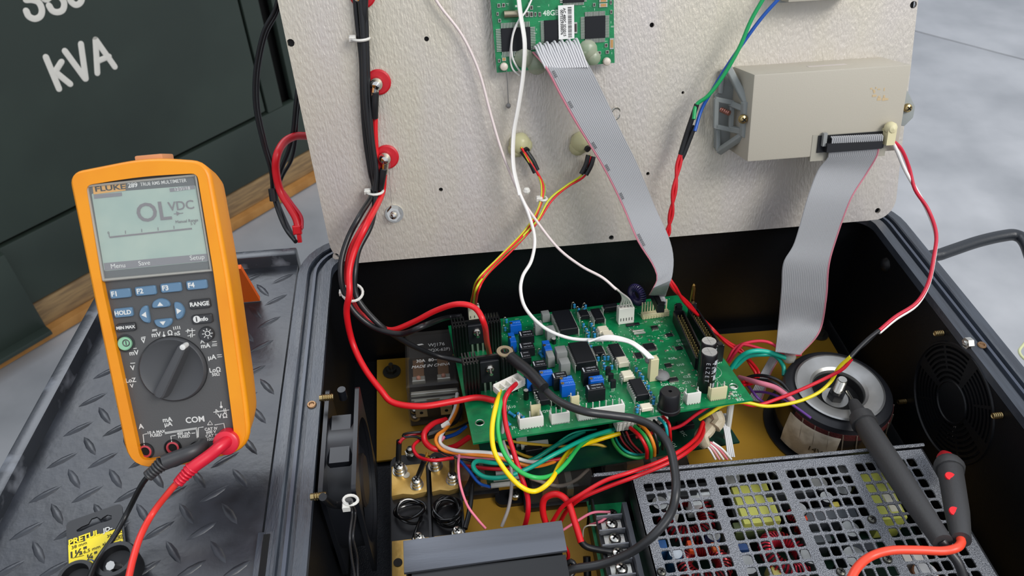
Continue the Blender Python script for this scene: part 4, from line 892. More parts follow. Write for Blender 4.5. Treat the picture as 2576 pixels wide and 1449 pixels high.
# ---------------------------------------------------------------- fan on the left side
M_fan = mat('fan_black', '14161b', .35, spec=.6)
fn = thing('cooling_fan', 'square black cooling fan fixed to the left wall inside the enclosure', 'fan', (-.095, .385, -.13))
fx0, fx1, fy0, fy1, fz0, fz1 = -.108, -.0805, .334, .436, -.124, .000
fyc, fzc = (fy0+fy1)/2, (fz0+fz1)/2
MF = lambda x: Matrix(((0, 0, 1, x), (1, 0, 0, fyc), (0, 1, 0, fzc), (0, 0, 0, 1)))
fh = (fz1-fz0)/2; fw = (fy1-fy0)/2
holes(rnd(fw*2, fh*2, .005, 4), [[(fw*.93*math.cos(a), fh*.93*math.sin(a)) for a in [2*math.pi*i/40 for i in range(40)]]], .0034, MF(fx1), M_fan, 'front_flange', fn)
holes(rnd(fw*2, fh*2, .005, 4), [[(fw*.93*math.cos(a), fh*.93*math.sin(a)) for a in [2*math.pi*i/40 for i in range(40)]]], .0034, MF(fx0+.0034), M_fan, 'rear_flange', fn)
g = G(MF(0)).use(M_fan); n = 40; 
vs = []; fs = []
for x, k in ((fx0+.003, .965), (fx1-.003, .965), (fx1-.003, .93), (fx0+.003, .93)):
    for i in range(n): a = 2*math.pi*i/n; vs.append((fw*k*math.cos(a), fh*k*math.sin(a), x))
for j in range(4):
    for i in range(n): fs.append((j*n+i, j*n+(i+1) % n, ((j+1) % 4)*n+(i+1) % n, ((j+1) % 4)*n+i))
g.add(vs, fs); g.box((0, fh*.80, (fx0+fx1)/2), (fw*.9, fh*.30, .019), ch=.002); g.build('shroud', fn, sharp=20)
g = G(MF(0)).use(mat('fan_hub', '1f1a17', .5)); g.lathe([(.022, fx0+.006), (.022, fx1-.003), (.020, fx1-.0015), (1e-6, fx1-.0015)], (0, 0, 0), n=32); hb = g.build('hub', fn)
for k in range(7):
    g = G(MF(0) @ Matrix.Rotation(2*math.pi*k/7, 4, 'Z')).use(M_fan); vs = []
    for r, w in ((.020, .3), (.032, .38), (.044, .36)):
        for q in (-1, 0, 1): a = q*w; vs.append((r*math.cos(a), r*math.sin(a), fx1-.006-(q+1)*.006))
    vs += [(x, y, z-.001) for x, y, z in vs]; fs = [(3*i+j, 3*i+j+1, 3*i+j+4, 3*i+j+3) for i in (0, 1) for j in (0, 1)]+[(9+3*i+j, 9+3*i+j+3, 9+3*i+j+4, 9+3*i+j+1) for i in (0, 1) for j in (0, 1)]
    g.add(vs, fs); g.build('blade', hb)
for px, py in ((823, 1000), (803, 1248)):
    p = HX(px, py, fx0+.004); g = G().use(M_brs); g.tube([p-Vector((.006, 0, 0)), p+Vector((.005, 0, 0))], .0025, 10)
    for i in range(5): g.torus(p+Vector((-.003+i*.0017, 0, 0)), (1, 0, 0), .0026, .0005, 10, 4)
    g.build('mounting_screw', fn)
g = G().use(M_fan); p = Vector((-.094, .428, fz1-.006)); g.cyl(p, p+Vector((0, 0, .011)), .0034); g.build('locating_peg', fn)
wire([(812, 1250, 'x-.1'), (835, 1268, 'x-.098'), (862, 1270, 'x-.090'), (878, 1262, 'x-.080')], 20, '15161a', fn, 'wrapped_lead', m=mat('sleeve', '17181b', .45))
wire([(878, 1262, 'x-.079'), (886, 1290, 'x-.079'), (880, 1350, 'x-.079'), (884, 1400, 'x-.080'), (892, 1449, 'x-.080'), (895, 1500, 'x-.080')], 6, '2a2a2c', fn, 'lead'); wire([(882, 1262, 'x-.078'), (894, 1290, 'x-.078'), (888, 1350, 'x-.078'), (898, 1400, 'x-.079'), (900, 1449, 'x-.080'), (903, 1500, 'x-.080')], 6, '222224', fn, 'lead')
g = G().use(mat('tie_white', 'd9d7d0', .5)); p = HX(882, 1258, -.079); g.torus(p, (.2, .3, 1), .0048, .0011, 16, 6); g.box(p+Vector((-.003, -.004, -.002)), (.005, .004, .006), ch=.0006); g.build('cable_tie', fn)

# ---------------------------------------------------------------- two brass ended blocks
M_brass = mat('brass', 'cfa555', .34, .6, c2='dbb56a', scale=40, bump=.15, bscale=250); M_blkm = mat('block_black', '131418', .4)
ZB = -.120
def block(x0, x1, lab, n_):
    t = thing('shunt_block', lab, 'electrical block', ((x0+x1)/2, .40, ZF+.003))
    g = G().use(M_blkm); g.prism(rounded([(x0-.002, .300), (x1+.001, .300), (x1+.001, .456), (x0-.002, .456)], [.002, .002, .010, .010]), ZF+.003, ZB-.010); g.build('base', t)
    g = G().use(M_blkm); g.box(((x0+x1)/2, .38, ZB-.009), (x1-x0+.002, .115, .004)); g.box((x1+.0006, .375, ZB-.006), (.0022, .13, .012)); g.build('divider', t)
    for ya, yb in ((.405, .437), (.312, .360)):
        g = G().use(M_brass); pl = [(x0, ya), (x0+(x1-x0)*.3, ya+.0012), (x0+(x1-x0)*.6, ya-.0008), (x1-.001, ya+.001), (x1-.001, yb), (x0, yb)]
        g.prism(pl, ZB-.008, ZB); g.build('brass_plate', t, bevel=.0005)
    return t
b1 = block(-.0675, -.0345, 'left brass ended shunt block with black wire coil beside the fan', 0); b2 = block(-.0310, -.0055, 'right brass ended shunt block with a bigger black wire coil', 1)
def coil(t, cx, cy, rx_, ry_, n, px_end, z=ZB-.004):
    pts = []
    for i in range(n*14+1):
        a = 2*math.pi*i/14; k = 1-.22*(i/(n*14)); pts.append(Vector((cx+rx_*k*math.cos(a)+.0012*math.sin(i*.7), cy-.006*i/(n*14)+ry_*k*math.sin(a), z+.010*math.sin(i/(n*14)*3)+.002*math.sin(a+i*.3))))
    e = Vector((cx+px_end, cy-.045, z)); pts += [pts[-1].lerp(e, q)+Vector((0, 0, .004*math.sin(q*3))) for q in (.3, .6, 1)]
    g = G().use(mat('coil_black', '0b0b0d', .2, spec=.8)); g.tube(smooth(pts, 3), .0013, 8); g.build('wire_coil', t)
coil(b1, -.051, .389, .0135, .010, 3, -.003); coil(b2, -.018, .385, .0125, .013, 6, -.006)
for t, px, py, r in ((b1, 1004, 1172, .0052), (b1, 1047, 1208, .0046), (b2, 1094, 1160, .0052), (b2, 1137, 1196, .0046), (b2, 1150, 1335, .0042), (b1, 1052, 1350, .0042)):
    p = U(px, py, ZB+.008); g = G().use(M_zinc); g.lathe([(r*1.35, -.0085), (r*1.35, -.007), (r*1.15, -.007), (r*1.15, -.003), (r, -.003), (r, 0)], p, n=20); pan_screw(g, p, (.05, -.15, 1), r); g.build('screw', t)
p = U(1022, 1195, ZB+.0002); G().use(mat('slot_white', 'd4cdbb', .6)).lathe([(.0034, 0), (.0034, .0004)], p, n=16).build('threaded_hole', b1)
p = U(1033, 1137, ZB-.006); g = G().use(M_zinc); g.cyl(p-Vector((0, 0, .006)), p, .0058, n=6); g.lathe([(.004, 0), (.0045, .003), (.003, .006), (1e-6, .007)], p, n=14); g.build('acorn_nut', b1)
p = U(1001, 1415, ZB+.0004); G().use(mat('hole_dark', '1c140c', .6)).lathe([(.0038, 0), (.0038, .0004)], p, n=18).build('plate_hole', b1)

# ---------------------------------------------------------------- finned heatsink
M_hsg = mat('anodised_grey', '5d6067', .38, .5, c2='676b73', scale=12, stretch=(.3, 6, 6), bump=.1, bscale=300)
ht = thing('finned_heatsink', 'dark grey anodised finned heatsink block at the bottom, in front of the brass blocks', 'heatsink', (.012, .30, -.15))
A, B, C_, D_ = U(1014, 1360, -.060), U(1413, 1309, -.060), U(1427, 1384, -.060), U(1016, 1441, -.060)
g = G().use(M_hsg); g.prism([(D_.x, D_.y), (C_.x, C_.y), (B.x, B.y), (A.x, A.y)], -.063, -.060); g.build('top_face', ht, bevel=.0004)
for k in range(7):
    g = G().use(M_ph); z = -.069-.009*k; dd = .0 if k % 2 == 0 else -.0015; g.prism([(D_.x+.001, D_.y+.001-dd), (C_.x-.003, C_.y+.001-dd), (B.x-.002, B.y), (A.x, A.y)], z-.0018, z); g.build('fin', ht)
g = G().use(M_ph); g.prism([(D_.x+.001, D_.y+.009), (C_.x-.002, C_.y+.009), (B.x-.002, B.y), (A.x, A.y)], -.147, -.063); g.build('core', ht)
g = G().use(M_ph); g.box(((D_.x+C_.x)/2+.002, D_.y-.012, -.105), (.118, .026, .085)); g.build('lower_body', ht)

# ---------------------------------------------------------------- toroidal transformer
M_tape = mat('tape_black', '26272b', .4, bump=.2, bscale=120); M_film = mat('winding_film', '2a2524', .2, c2='141112', scale=50, stretch=(1, 1, .2), spec=.8)
TZ = -.092; TC = U(2110, 978, TZ); TC.z = 0
tt = thing('toroidal_transformer', 'toroidal transformer with a dished steel washer, wound in clear film, at the right', 'transformer', (TC.x, TC.y, ZP))
G().use(M_conb).lathe([(.060, ZP), (.060, ZP+.002), (.03, ZP+.002)], TC, n=48).build('rubber_pad', tt)
prof = [(.024, ZP+.003), (.046, ZP+.004), (.052, ZP+.011), (.0535, ZP+.025), (.0525, TZ-.012), (.050, TZ-.003), (.045, TZ)]
G().use(M_film).lathe(prof, TC, n=64, cap=False).build('windings', tt)
G().use(M_tape).lathe([(.0515, TZ-.006), (.0500, TZ-.001), (.046, TZ+.0008), (.040, TZ+.0012), (.030, TZ-.001)], TC, n=64, cap=False).build('tape_ring', tt)
g = G().use(mat('copper_enamel', '8a4a4a', .3, .4))
for i in range(110):
    a = math.radians(-160+i*1.25)
    d = Vector((math.cos(a), math.sin(a), 0)); g.tube([TC+d*.0524+Vector((0, 0, TZ-.013)), TC+d*.0516+Vector((0, 0, TZ-.006))], .0004, 4)
tag(g.build('copper_turns', tt), kind='stuff')
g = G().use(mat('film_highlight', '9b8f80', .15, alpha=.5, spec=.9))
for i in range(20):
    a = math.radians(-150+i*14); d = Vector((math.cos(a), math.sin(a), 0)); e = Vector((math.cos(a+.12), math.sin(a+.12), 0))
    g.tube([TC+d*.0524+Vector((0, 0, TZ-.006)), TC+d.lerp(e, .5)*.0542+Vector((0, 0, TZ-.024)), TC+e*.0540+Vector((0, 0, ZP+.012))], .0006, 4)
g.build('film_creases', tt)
M_dish = mat('dished_steel', 'c4c4c2', .34, .9, c2='b0b0ae', scale=30, rough2=.42)
G().use(M_dish).lathe([(.0415, TZ+.0022), (.0420, TZ+.0034), (.0400, TZ+.0038), (.0340, TZ+.0030), (.0275, TZ+.0012), (.0250, TZ-.001), (.0238, TZ-.006), (.0234, TZ-.012)], TC, n=64, cap=False).build('dished_washer', tt, sharp=14)
G().use(mat('slot_dark', '050506', .9)).lathe([(.0236, TZ-.004), (.0225, TZ-.0125), (.0150, TZ-.0146), (1e-6, TZ-.015)], TC, n=40, cap=False).build('washer_well', tt)
G().use(M_dish).lathe([(.0125, TZ-.0145), (.0125, TZ-.013), (.006, TZ-.013)], TC, n=32).build('flat_washer', tt)
G().use(M_conb).cyl(TC+Vector((0, 0, TZ-.013)), TC+Vector((0, 0, TZ-.005)), .0078, n=6).build('nut', tt)
g = G().use(M_zinc); g.tube([TC+Vector((0, 0, TZ-.006)), TC+Vector((0, 0, TZ+.014))], .0040, 14)
for i in range(12): g.torus(TC+Vector((0, 0, TZ-.002+i*.0013)), (0, 0, 1), .0042, .0008, 14, 4)
g.build('threaded_bolt', tt)
g = G().use(mat('paper_wrap', 'ded6c6', .35, c2='b3a896', scale=60, spec=.8)); vs = []
for i in range(9):
    a = math.radians(-165+i*7)
    d = Vector((math.cos(a), math.sin(a), 0)); vs += [TC+d*.0542+Vector((0, 0, ZP+.006)), TC+d*.0550+Vector((0, 0, ZP+.022)), TC+d*.0535+Vector((0, 0, TZ-.010))]
g.add(vs, [(3*i+j, 3*i+3+j, 3*i+4+j, 3*i+1+j) for i in range(8) for j in (0, 1)]); wp_ = g.build('paper_label', tt)
a = math.radians(-128); d = Vector((math.cos(a), math.sin(a), 0)); text('14V', .009, frame(tuple(TC+d*.0556+Vector((0, 0, ZP+.024))), (-d.y, d.x, 0), (0, 0, 1), d), mat('ink_brown', '3b3128', .6), tt)

# ---------------------------------------------------------------- switching power supply with perforated cover
M_psu = mat('textured_paint', '44474c', .34, c2='9699a0', scale=1500, mix=(.42, .6), bump=1.0, bscale=900, rough2=.3, spec=.7); M_psub = mat('psu_black', '111216', .4)
ZT = -.070
ps = thing('power_supply', 'black power supply with perforated cover and terminal block, at the bottom right', 'power supply', (.26, .25, ZF))
PX0, PX1, PY1, PY0 = .1395, .3965, .3665, .170
rot = math.radians(-1.0); PSM = Matrix.Translation((PX0, PY1, 0)) @ Matrix.Rotation(rot, 4, 'Z')
wW = PX1-PX0; dD_ = PY1-PY0
gx0 = .0080; pitch = (wW-.018)/(24+3*.72); cols = []
x = gx0
for gidx in range(4):
    for k in range(6): cols.append(x+pitch*(k+.5))
    x += pitch*6.72
rp = .0103; inn = []; sc_pts = []
for s in ((2193, 1308), (2115, 1440), (2232, 1408), (1664, 1440)):
    p = PSM.inverted() @ U(*s, ZT); sc_pts.append(p)
for r in range(18):
    for c in cols:
        y = -.0075-rp*(r+.5)
        if any(abs(p.x-c) < .007 and abs(p.y-y) < .007 for p in sc_pts): continue
        if y < -dD_+.01: continue
        inn.append(rnd(pitch*.83, rp*.81, .0016, 2, c, y))
holes([(0, -dD_), (wW, -dD_), (wW, 0), (0, 0)], inn, .0014, PSM @ Matrix.Translation((0, 0, ZT)), M_psu, 'perforated_cover', ps)
g = G(PSM).use(M_psu)
g.tube([(-.031, .0035, ZT+.0003), (wW+.004, .0035, ZT+.0003)], .0016, 6); g.build('rear_edge_roll', ps)
g = G(PSM).use(M_psub)
g.box((wW/2-.015, .003, (ZT+ZP)/2), (wW+.036, .0014, ZT-ZP)); g.box((wW+.0005, -dD_/2, (ZT+ZP)/2), (.0014, dD_, ZT-ZP)); g.box((wW/2-.015, -dD_/2, ZP+.001), (wW+.03, dD_, .002)); g.box((.0005, -dD_/2, ZT-.012), (.0014, dD_, .024)); g.build('chassis', ps)
g = G(PSM).use(M_psub); g.box((-.031, -.09, (ZP-.10)/2), (.0014, .18, .05)); g.build('end_lip', ps)
for p in sc_pts:
    g = G(PSM); pan_screw(g, (p.x, p.y, ZT+.0006), (0, 0, 1), .0036, M_dz); g.build('cover_screw', ps)
# inside
g = G(PSM).use(mat('psu_pcb', '0d3326', .5)); g.box((wW/2-.012, -dD_/2, ZP+.012), (wW+.02, dD_-.006, .0016)); g.build('inner_board', ps)
def inbox(px, py, w, d, h, c, name, z=None, **k):
    z = ZT-.022 if z is None else z; p = PSM.inverted() @ U(px, py, z); g = G(PSM).use(mat('in_'+c, c, .4, **k)); g.box((p.x, p.y, z-h/2), (w, d, h)); return g.build(name, ps, bevel=.0012)
def incoil(px, py, R, c, tilt=(0, 0, 1), z=None, n=34, core='202020'):
    z = ZT-.026 if z is None else z; p = PSM.inverted() @ U(px, py, z); g = G(PSM).use(mat('core_'+core, core, .5)); g.torus(p, tilt, R, R*.32, 24, 8); g.use(mat('enamel_'+c, c, .25, .5)); ax = Vector(tilt).normalized(); x = ax.orthogonal().normalized(); y = ax.cross(x)
    for i in range(n):
        a = 2*math.pi*i/n; dd = x*math.cos(a)+y*math.sin(a); g.torus(p+dd*R, y*math.cos(a)-x*math.sin(a), R*.38, R*.055, 9, 4)
    return g.build('choke_coil', ps)
Y = 'd2d36a'
inbox(1900, 1262, .032, .040, .03, Y, 'transformer_tape'); inbox(1900, 1268, .044, .026, .022, '1a1a18', 'transformer_core', z=ZT-.03); inbox(1905, 1322, .04, .010, .02, '54603a', 'transformer_frame', z=ZT-.028)
inbox(2222, 1245, .022, .046, .03, 'c6cb62', 'transformer_tape'); inbox(2222, 1245, .034, .030, .024, '17171a', 'transformer_core', z=ZT-.030)
inbox(2245, 1262, .010, .018, .031, 'e8e4cf', 'transformer_tape', z=ZT-.021)
incoil(1725, 1300, .018, '8e1420', z=ZT-.03); incoil(1975, 1395, .016, 'b8283a', (.3, .2, 1)); incoil(2010, 1320, .010, '9a2030', (1, .3, .4)); incoil(1770, 1420, .016, '8a1c22', (0, .3, 1))
inbox(1815, 1285, .007, .05, .03, '6a6f66', 'heat_spreader', z=ZT-.02); inbox(1990, 1235, .05, .006, .03, '33363a', 'heat_spreader', z=ZT-.02); inbox(2080, 1290, .05, .012, .03, '5b6066', 'heat_spreader', z=ZT-.022); inbox(1700, 1235, .06, .012, .02, '2b2d30', 'heat_spreader', z=ZT-.02)
def incap(px, py, r, h, c='15161a', top='b8bab8', z=None):
    z = ZT-.018 if z is None else z; p = PSM.inverted() @ U(px, py, z); g = G(PSM).use(mat('in_'+c, c, .35)); g.lathe([(r, z-h), (r, z-.001), (r*.9, z)], (p.x, p.y, 0), n=18, cap=False); g.use(mat('in_top_'+top, top, .3, .6)); g.lathe([(r*.9, z), (1e-6, z)], (p.x, p.y, 0), n=18, cap=False); return g.build('inner_capacitor', ps)
for a in ((1660, 1265, .007, .03), (2060, 1215, .008, .04), (2120, 1225, .008, .04), (2080, 1250, .006, .03), (1795, 1345, .006, .03, '2a3a5c'), (2150, 1400, .010, .04), (2040, 1395, .009, .04), (1700, 1390, .006, .03, '23496f', 'dfe6ec'), (2120, 1185, .006, .03), (2010, 1280, .007, .035), (2140, 1330, .008, .04), (1880, 1420, .009, .04), (1960, 1180, .008, .04), (1840, 1200, .008, .04), (2330, 1440, .010, .03, '8a5a3c', 'e6e6e6')): incap(*a)
for a in ((1750, 1258, .010, .010, .02, 'e9ecea'), (1690, 1245, .012, .008, .03, 'd9dfe2'), (1770, 1240, .014, .004, .03, 'dfe6ea'), (1740, 1372, .006, .01, .02, 'd9501e'), (1800, 1370, .006, .01, .02, 'dd6a2e'), (1660, 1372, .012, .01, .02, '2f5f9a'), (1870, 1372, .010, .008, .02, '2a4a80'), (2020, 1300, .007, .006, .02, 'e0441c'), (1690, 1280, .010, .012, .02, 'c9cdc9'), (1850, 1372, .006, .008, .02, 'e8e2e0'), (2060, 1350, .02, .01, .02, '4e5358'), (2170, 1370, .024, .01, .02, '4a4e55'), (2300, 1395, .02, .012, .02, 'd8d4ce'), (1960, 1440, .01, .02, .02, 'c9bd6a'), (2100, 1268, .008, .005, .02, 'd8c858'), (1830, 1330, .010, .004, .03, '5a6048')): inbox(*a, 'inner_part', z=ZT-.02)
# terminal block
zs = -.098; tp = [PSM.inverted() @ U(*q, zs) for q in ((1536, 1318), (1546, 1354))]; st = (tp[1]-tp[0]); st.z = 0; tx = tp[0].x+.001; sy = -abs(st.y)
g = G(PSM).use(mat('solder_mask_green')); g.box((tx+.002, tp[0].y+.018+sy*4.5, zs-.016), (.034, abs(sy)*9+.03, .0016)); g.build('terminal_board', ps)
g = G(PSM).use(M_psub); g.box((tx, tp[0].y+sy*4, zs-.010), (.022, abs(sy)*9, .012)); g.build('terminal_block', ps)
g = G(PSM).use(mat('divider_grey', '7d8086', .4, spec=.6))
for k in range(10): g.box((tx-.001, tp[0].y-sy*.5+sy*k, zs-.002), (.022, .0012, .010))
tag(g.build('terminal_dividers', ps), kind='stuff')
for k in range(9):
    g = G(PSM); y = tp[0].y+sy*k; g.use(M_zinc).box((tx, y, zs-.0035), (.017, abs(sy)*.72, .0012)); pan_screw(g, (tx, y, zs), (0, 0, 1), .0052, M_zinc); g.build('terminal_screw', ps)
g = G(PSM); pan_screw(g, (tx+.004, tp[0].y+.0145, zs-.010), (0, 0, 1), .0052, M_zinc); g.build('terminal_screw', ps)
g = G(PSM).use(mat('rail_grey', '55585e', .45, spec=.6)); g.box((tx+.0135, tp[0].y+sy*4+.004, zs-.003), (.004, abs(sy)*9+.01, .018)); g.build('terminal_rail', ps)

# ---------------------------------------------------------------- clear relays under the boards
for (xa, ya, xb, yb, lab) in ((1330, 1175, 1500, 1255, 'clear plastic relay under the front edge of the lower board'), (1150, 1160, 1240, 1235, 'clear plastic relay beside the right brass block'), (1520, 1150, 1740, 1185, 'wide clear plastic relay under the lower board, behind the power supply')):
    zt = -.118; a = U(xa, (ya+yb)/2-12, zt); b = U(xb, yb-22, zt); c = U(xb, ya, zt)
    t = thing('clear_relay', lab, 'relay', ((a.x+b.x)/2, c.y, ZP)); y0_, y1_ = b.y+.004, c.y+.02
    g = G().use(M_conb); g.box(((a.x+b.x)/2, (y0_+y1_)/2, ZP+.004), (abs(b.x-a.x)+.012, y1_-y0_, .008)); g.build('base', t, bevel=.0015)
    g = G().use(M_cop); g.box(((a.x+b.x)/2-.01, (y0_+y1_)/2, ZP+.017), (.016, y1_-y0_-.012, .014)); g.build('coil_bobbin', t); g = G().use(M_tin); g.box(((a.x+b.x)/2+.008, (y0_+y1_)/2, ZP+.018), (.006, y1_-y0_-.01, .012)); g.build('armature', t)
    g = G().use(M_cl); g.box(((a.x+b.x)/2, (y0_+y1_)/2, (ZP+.008+zt)/2), (abs(b.x-a.x), y1_-y0_-.006, zt-ZP-.008), ch=.0015); g.build('clear_case', t)
t = thing('mounting_lug', 'black oval mounting lug with a chrome screw on the gold plate', 'bracket', tuple(U(1290, 1255, ZP))); p = U(1288, 1256, ZP); g = G().use(M_conb); g.prism([(p.x+x, p.y+y) for x, y in rnd(.032, .016, .0075, 5)], ZP, ZP+.005); g.build('lug_body', t); pan_screw(G(), U(1296, 1245, ZP+.012), (0, 0, 1), .0045).build('screw', t)
t = thing('data_plate_clip', 'small white plastic bracket standing under the front edge of the control board', 'bracket', tuple(U(1312, 1125, -.14)))
g = G().use(mat('bracket_clear', 'b9bdb8', .3, alpha=.8)); a = U(1312, 1110, -.11); g.box((a.x, a.y, -.128), (.010, .003, .045)); g.box((a.x+.012, a.y-.004, -.112), (.026, .006, .004)); g.build('bracket', t)
# ================================================================== WIRES, CABLES, LEADS
BK, RD, GN, YL, TL, WH, PK, OR, BL_, GY, PU_ = '18191c', 'd8141f', '12a04a', 'ffd60a', '0fa58c', 'eceae6', 'ef7f96', 'f08a2a', '1458b8', '8d8784', '6a3f92'
M_tie = mat('tie_white', 'd9d7d0', .5)
def tie(px, py, k, r, par, hx=-1, ax=(0, .1, 1)):
    t = depth_of(px, py, k); p = Vector(CAM+ray(px, py)*t); g = G().use(M_tie); g.torus(p, ax, r, .0013, 18, 6); q = Vector(CAM+ray(px+hx*r/t*F*1.0, py)*t); g.box(q, (.006, .005, .005), ch=.0008); return g.build('cable_tie', par)
def P3(px, py, k): return Vector(CAM+ray(px, py)*depth_of(px, py, k))
def harness(name, label, cat, px, py, k): return thing(name, label, cat, tuple(P3(px, py, k)))
# ---- black and red cables down the left of the panel
h = harness('power_cable_bundle', 'bundle of black and red power cables tied down the left of the metal panel', 'cable', 905, 300, 'p.004')
wire([(893, -20, 'p.006'), (900, 60), (910, 150), (913, 250, 'p.006'), (920, 350), (932, 430), (940, 480, 'p.006'), (908, 538, .57), (880, 590), (862, 641), (857, 685, .53), (865, 732, .52), (892, 785), (945, 825, .50), (1010, 840), (1070, 818, .48), (1120, 800, -.055), (1160, 795, -.055)], 15, BK, h)
wire([(905, -20, 'p.012'), (912, 60), (917, 150), (920, 250, 'p.012'), (930, 350), (940, 430), (945, 480, 'p.010'), (935, 560, .57), (902, 628), (893, 683, .53), (893, 732, .52), (912, 771), (959, 821, .50), (1000, 848), (1045, 873), (1100, 895, -.055), (1165, 909, -.06)], 15, BK, h)
wire([(918, -20, 'p.010'), (921, 60), (924, 150), (928, 250, 'p.010'), (936, 350), (947, 430), (943, 480, 'p.014')], 13, BK, h)
wire([(944, 290, 'p.004'), (944, 340), (948, 400, 'p.005'), (957, 450), (950, 500, 'p.008'), (912, 570, .56), (882, 628), (873, 680, .535), (878, 735, .525), (903, 785), (945, 815, .51), (985, 830), (1040, 810, .49), (1095, 782), (1150, 765, .475), (1195, 775), (1218, 815, .46), (1225, 860), (1232, 893, 'b.004')], 14, RD, h)
wire([(966, 440, 'p.006'), (960, 490, 'p.008'), (925, 560, .555), (893, 628), (879, 683, .525), (879, 738, .51), (872, 788), (887, 862, .50), (917, 926), (957, 980, .46), (990, 1013), (1060, 1022, -.045), (1140, 1010), (1200, 1000, -.05), (1245, 1008, 'b.006')], 16, RD, h)
for a, b in (((917, -5), (914, 70)), ((944, 232), (942, 296)), ((965, 425), (956, 475))): sleeve([(a[0], a[1], 'p.012'), ((a[0]+b[0])/2, (a[1]+b[1])/2, 'p.011'), (b[0], b[1], 'p.008')], 19 if a[0] > 920 else 20, h)
for px, py in ((945, 225), (970, 420)): G().use(M_chr).tube([PP(px, py-8, .011), PP(px-2, py+14, .011)], .0038, 10, flat=.6).build('crimp_lug', h)
tie(908, 97, 'p.009', .0072, h, -1, (0, .2, 1)); tie(944, 482, 'p.010', .0072, h, -1, (0, .2, 1)); tie(887, 736, .52, .0088, h, -1, (.1, -.3, 1))
# ---- white cords
h = harness('white_signal_cord', 'thin white cord hanging across the panel and ending in white plugs on the control board', 'cable', 1300, 480, .60)
wire([(1085, -20, 'p.008'), (1110, 20), (1163, 90), (1205, 180, 'p.010'), (1235, 290), (1262, 380), (1290, 450, 'p.02'), (1312, 495, .585), (1335, 535), (1400, 620, .55), (1460, 668), (1515, 698, .52), (1550, 728)], 7, 'e3d5d2', h)
wire([(1303, -20, 'p.020'), (1310, 40), (1320, 110, 'p.022'), (1316, 190), (1304, 270), (1292, 340, 'p.02'), (1292, 420), (1308, 490, .585)], 16, WH, h, flat=.4)
wire([(1308, 488, .585), (1330, 540), (1345, 600, .56), (1337, 655), (1315, 695, .53), (1310, 735), (1325, 780, .50), (1370, 825), (1430, 850, 'b.035'), (1490, 855), (1550, 853, 'b.035')], 9, WH, h)
wire([(1345, -20, 'p.014'), (1325, 25), (1295, 70, 'p.018'), (1284, 130), (1288, 170), (1306, 190, 'p.012')], 5, WH, h); wire([(1310, 40, 'p.02'), (1290, 90), (1288, 140, 'p.018'), (1305, 175), (1320, 186, 'p.012')], 5, WH, h)
for i in range(5):
    x = 1556+i*8.5; wire([(1540, 718, .515), (1560, 735), (1566+i*4, 752), (x+2, 772, 'b.019')], 5, 'efe6e2', h, sub=4)
for i in range(4): wire([(1480, 855+i*1.5, 'b.035'), (1530, 850-i*3+4), (1580, 856-i*2+5, 'b.037'), (1612, 876-i*3+6), (1633+i*4, 902, 'b.026')], 6.5, WH, h)
g = G().use(M_tie); g.ball(P3(1325, 480, 'p.03'), .0035, 8); g.build('tie_bead', h)
# ---- lamp wires
h = harness('lamp_wires', 'red yellow and green lamp wires from the glue blobs to the plug behind the heatsink', 'cable', 1360, 520, .60)
A = [(1312, 372, 'p.012'), (1335, 410), (1350, 432, 'p.014'), (1366, 470, .60), (1357, 520), (1325, 580, .57), (1255, 650), (1205, 705, .52), (1190, 745), (1186, 775, 'b.02')]
B_ = [(1485, 392, 'p.010'), (1470, 440, 'p.012'), (1425, 470), (1385, 505, .59), (1350, 560), (1285, 630, .555), (1225, 690), (1200, 735, .51), (1196, 775, 'b.02')]
for j, (c, dx) in enumerate((('c9c22a', -4), (RD, 1), ('7fae3a', 5))):
    wire([(x+dx*(1 if i % 2 else .3), y+dx*.5)+tuple(r) for i, (x, y, *r) in enumerate(A)], 6.5 if c == RD else 4.5, c, h); 
for j, (c, dx) in enumerate((('c9cc2a', -4), (RD, 2))): wire([(x+dx*(1 if i % 2 else .3), y+dx*.6)+tuple(r) for i, (x, y, *r) in enumerate(B_)], 5.5, c, h)
for a, b in (((1312, 380), (1346, 434)), ((1322, 378), (1352, 428)), ((1480, 390), (1462, 438)), ((1493, 394), (1474, 440))): sleeve([(a[0], a[1], 'p.010'), ((a[0]+b[0])/2+3, (a[1]+b[1])/2, 'p.012'), (b[0], b[1], 'p.013')], 12, h)
tie(1366, 500, .592, .0035, h)
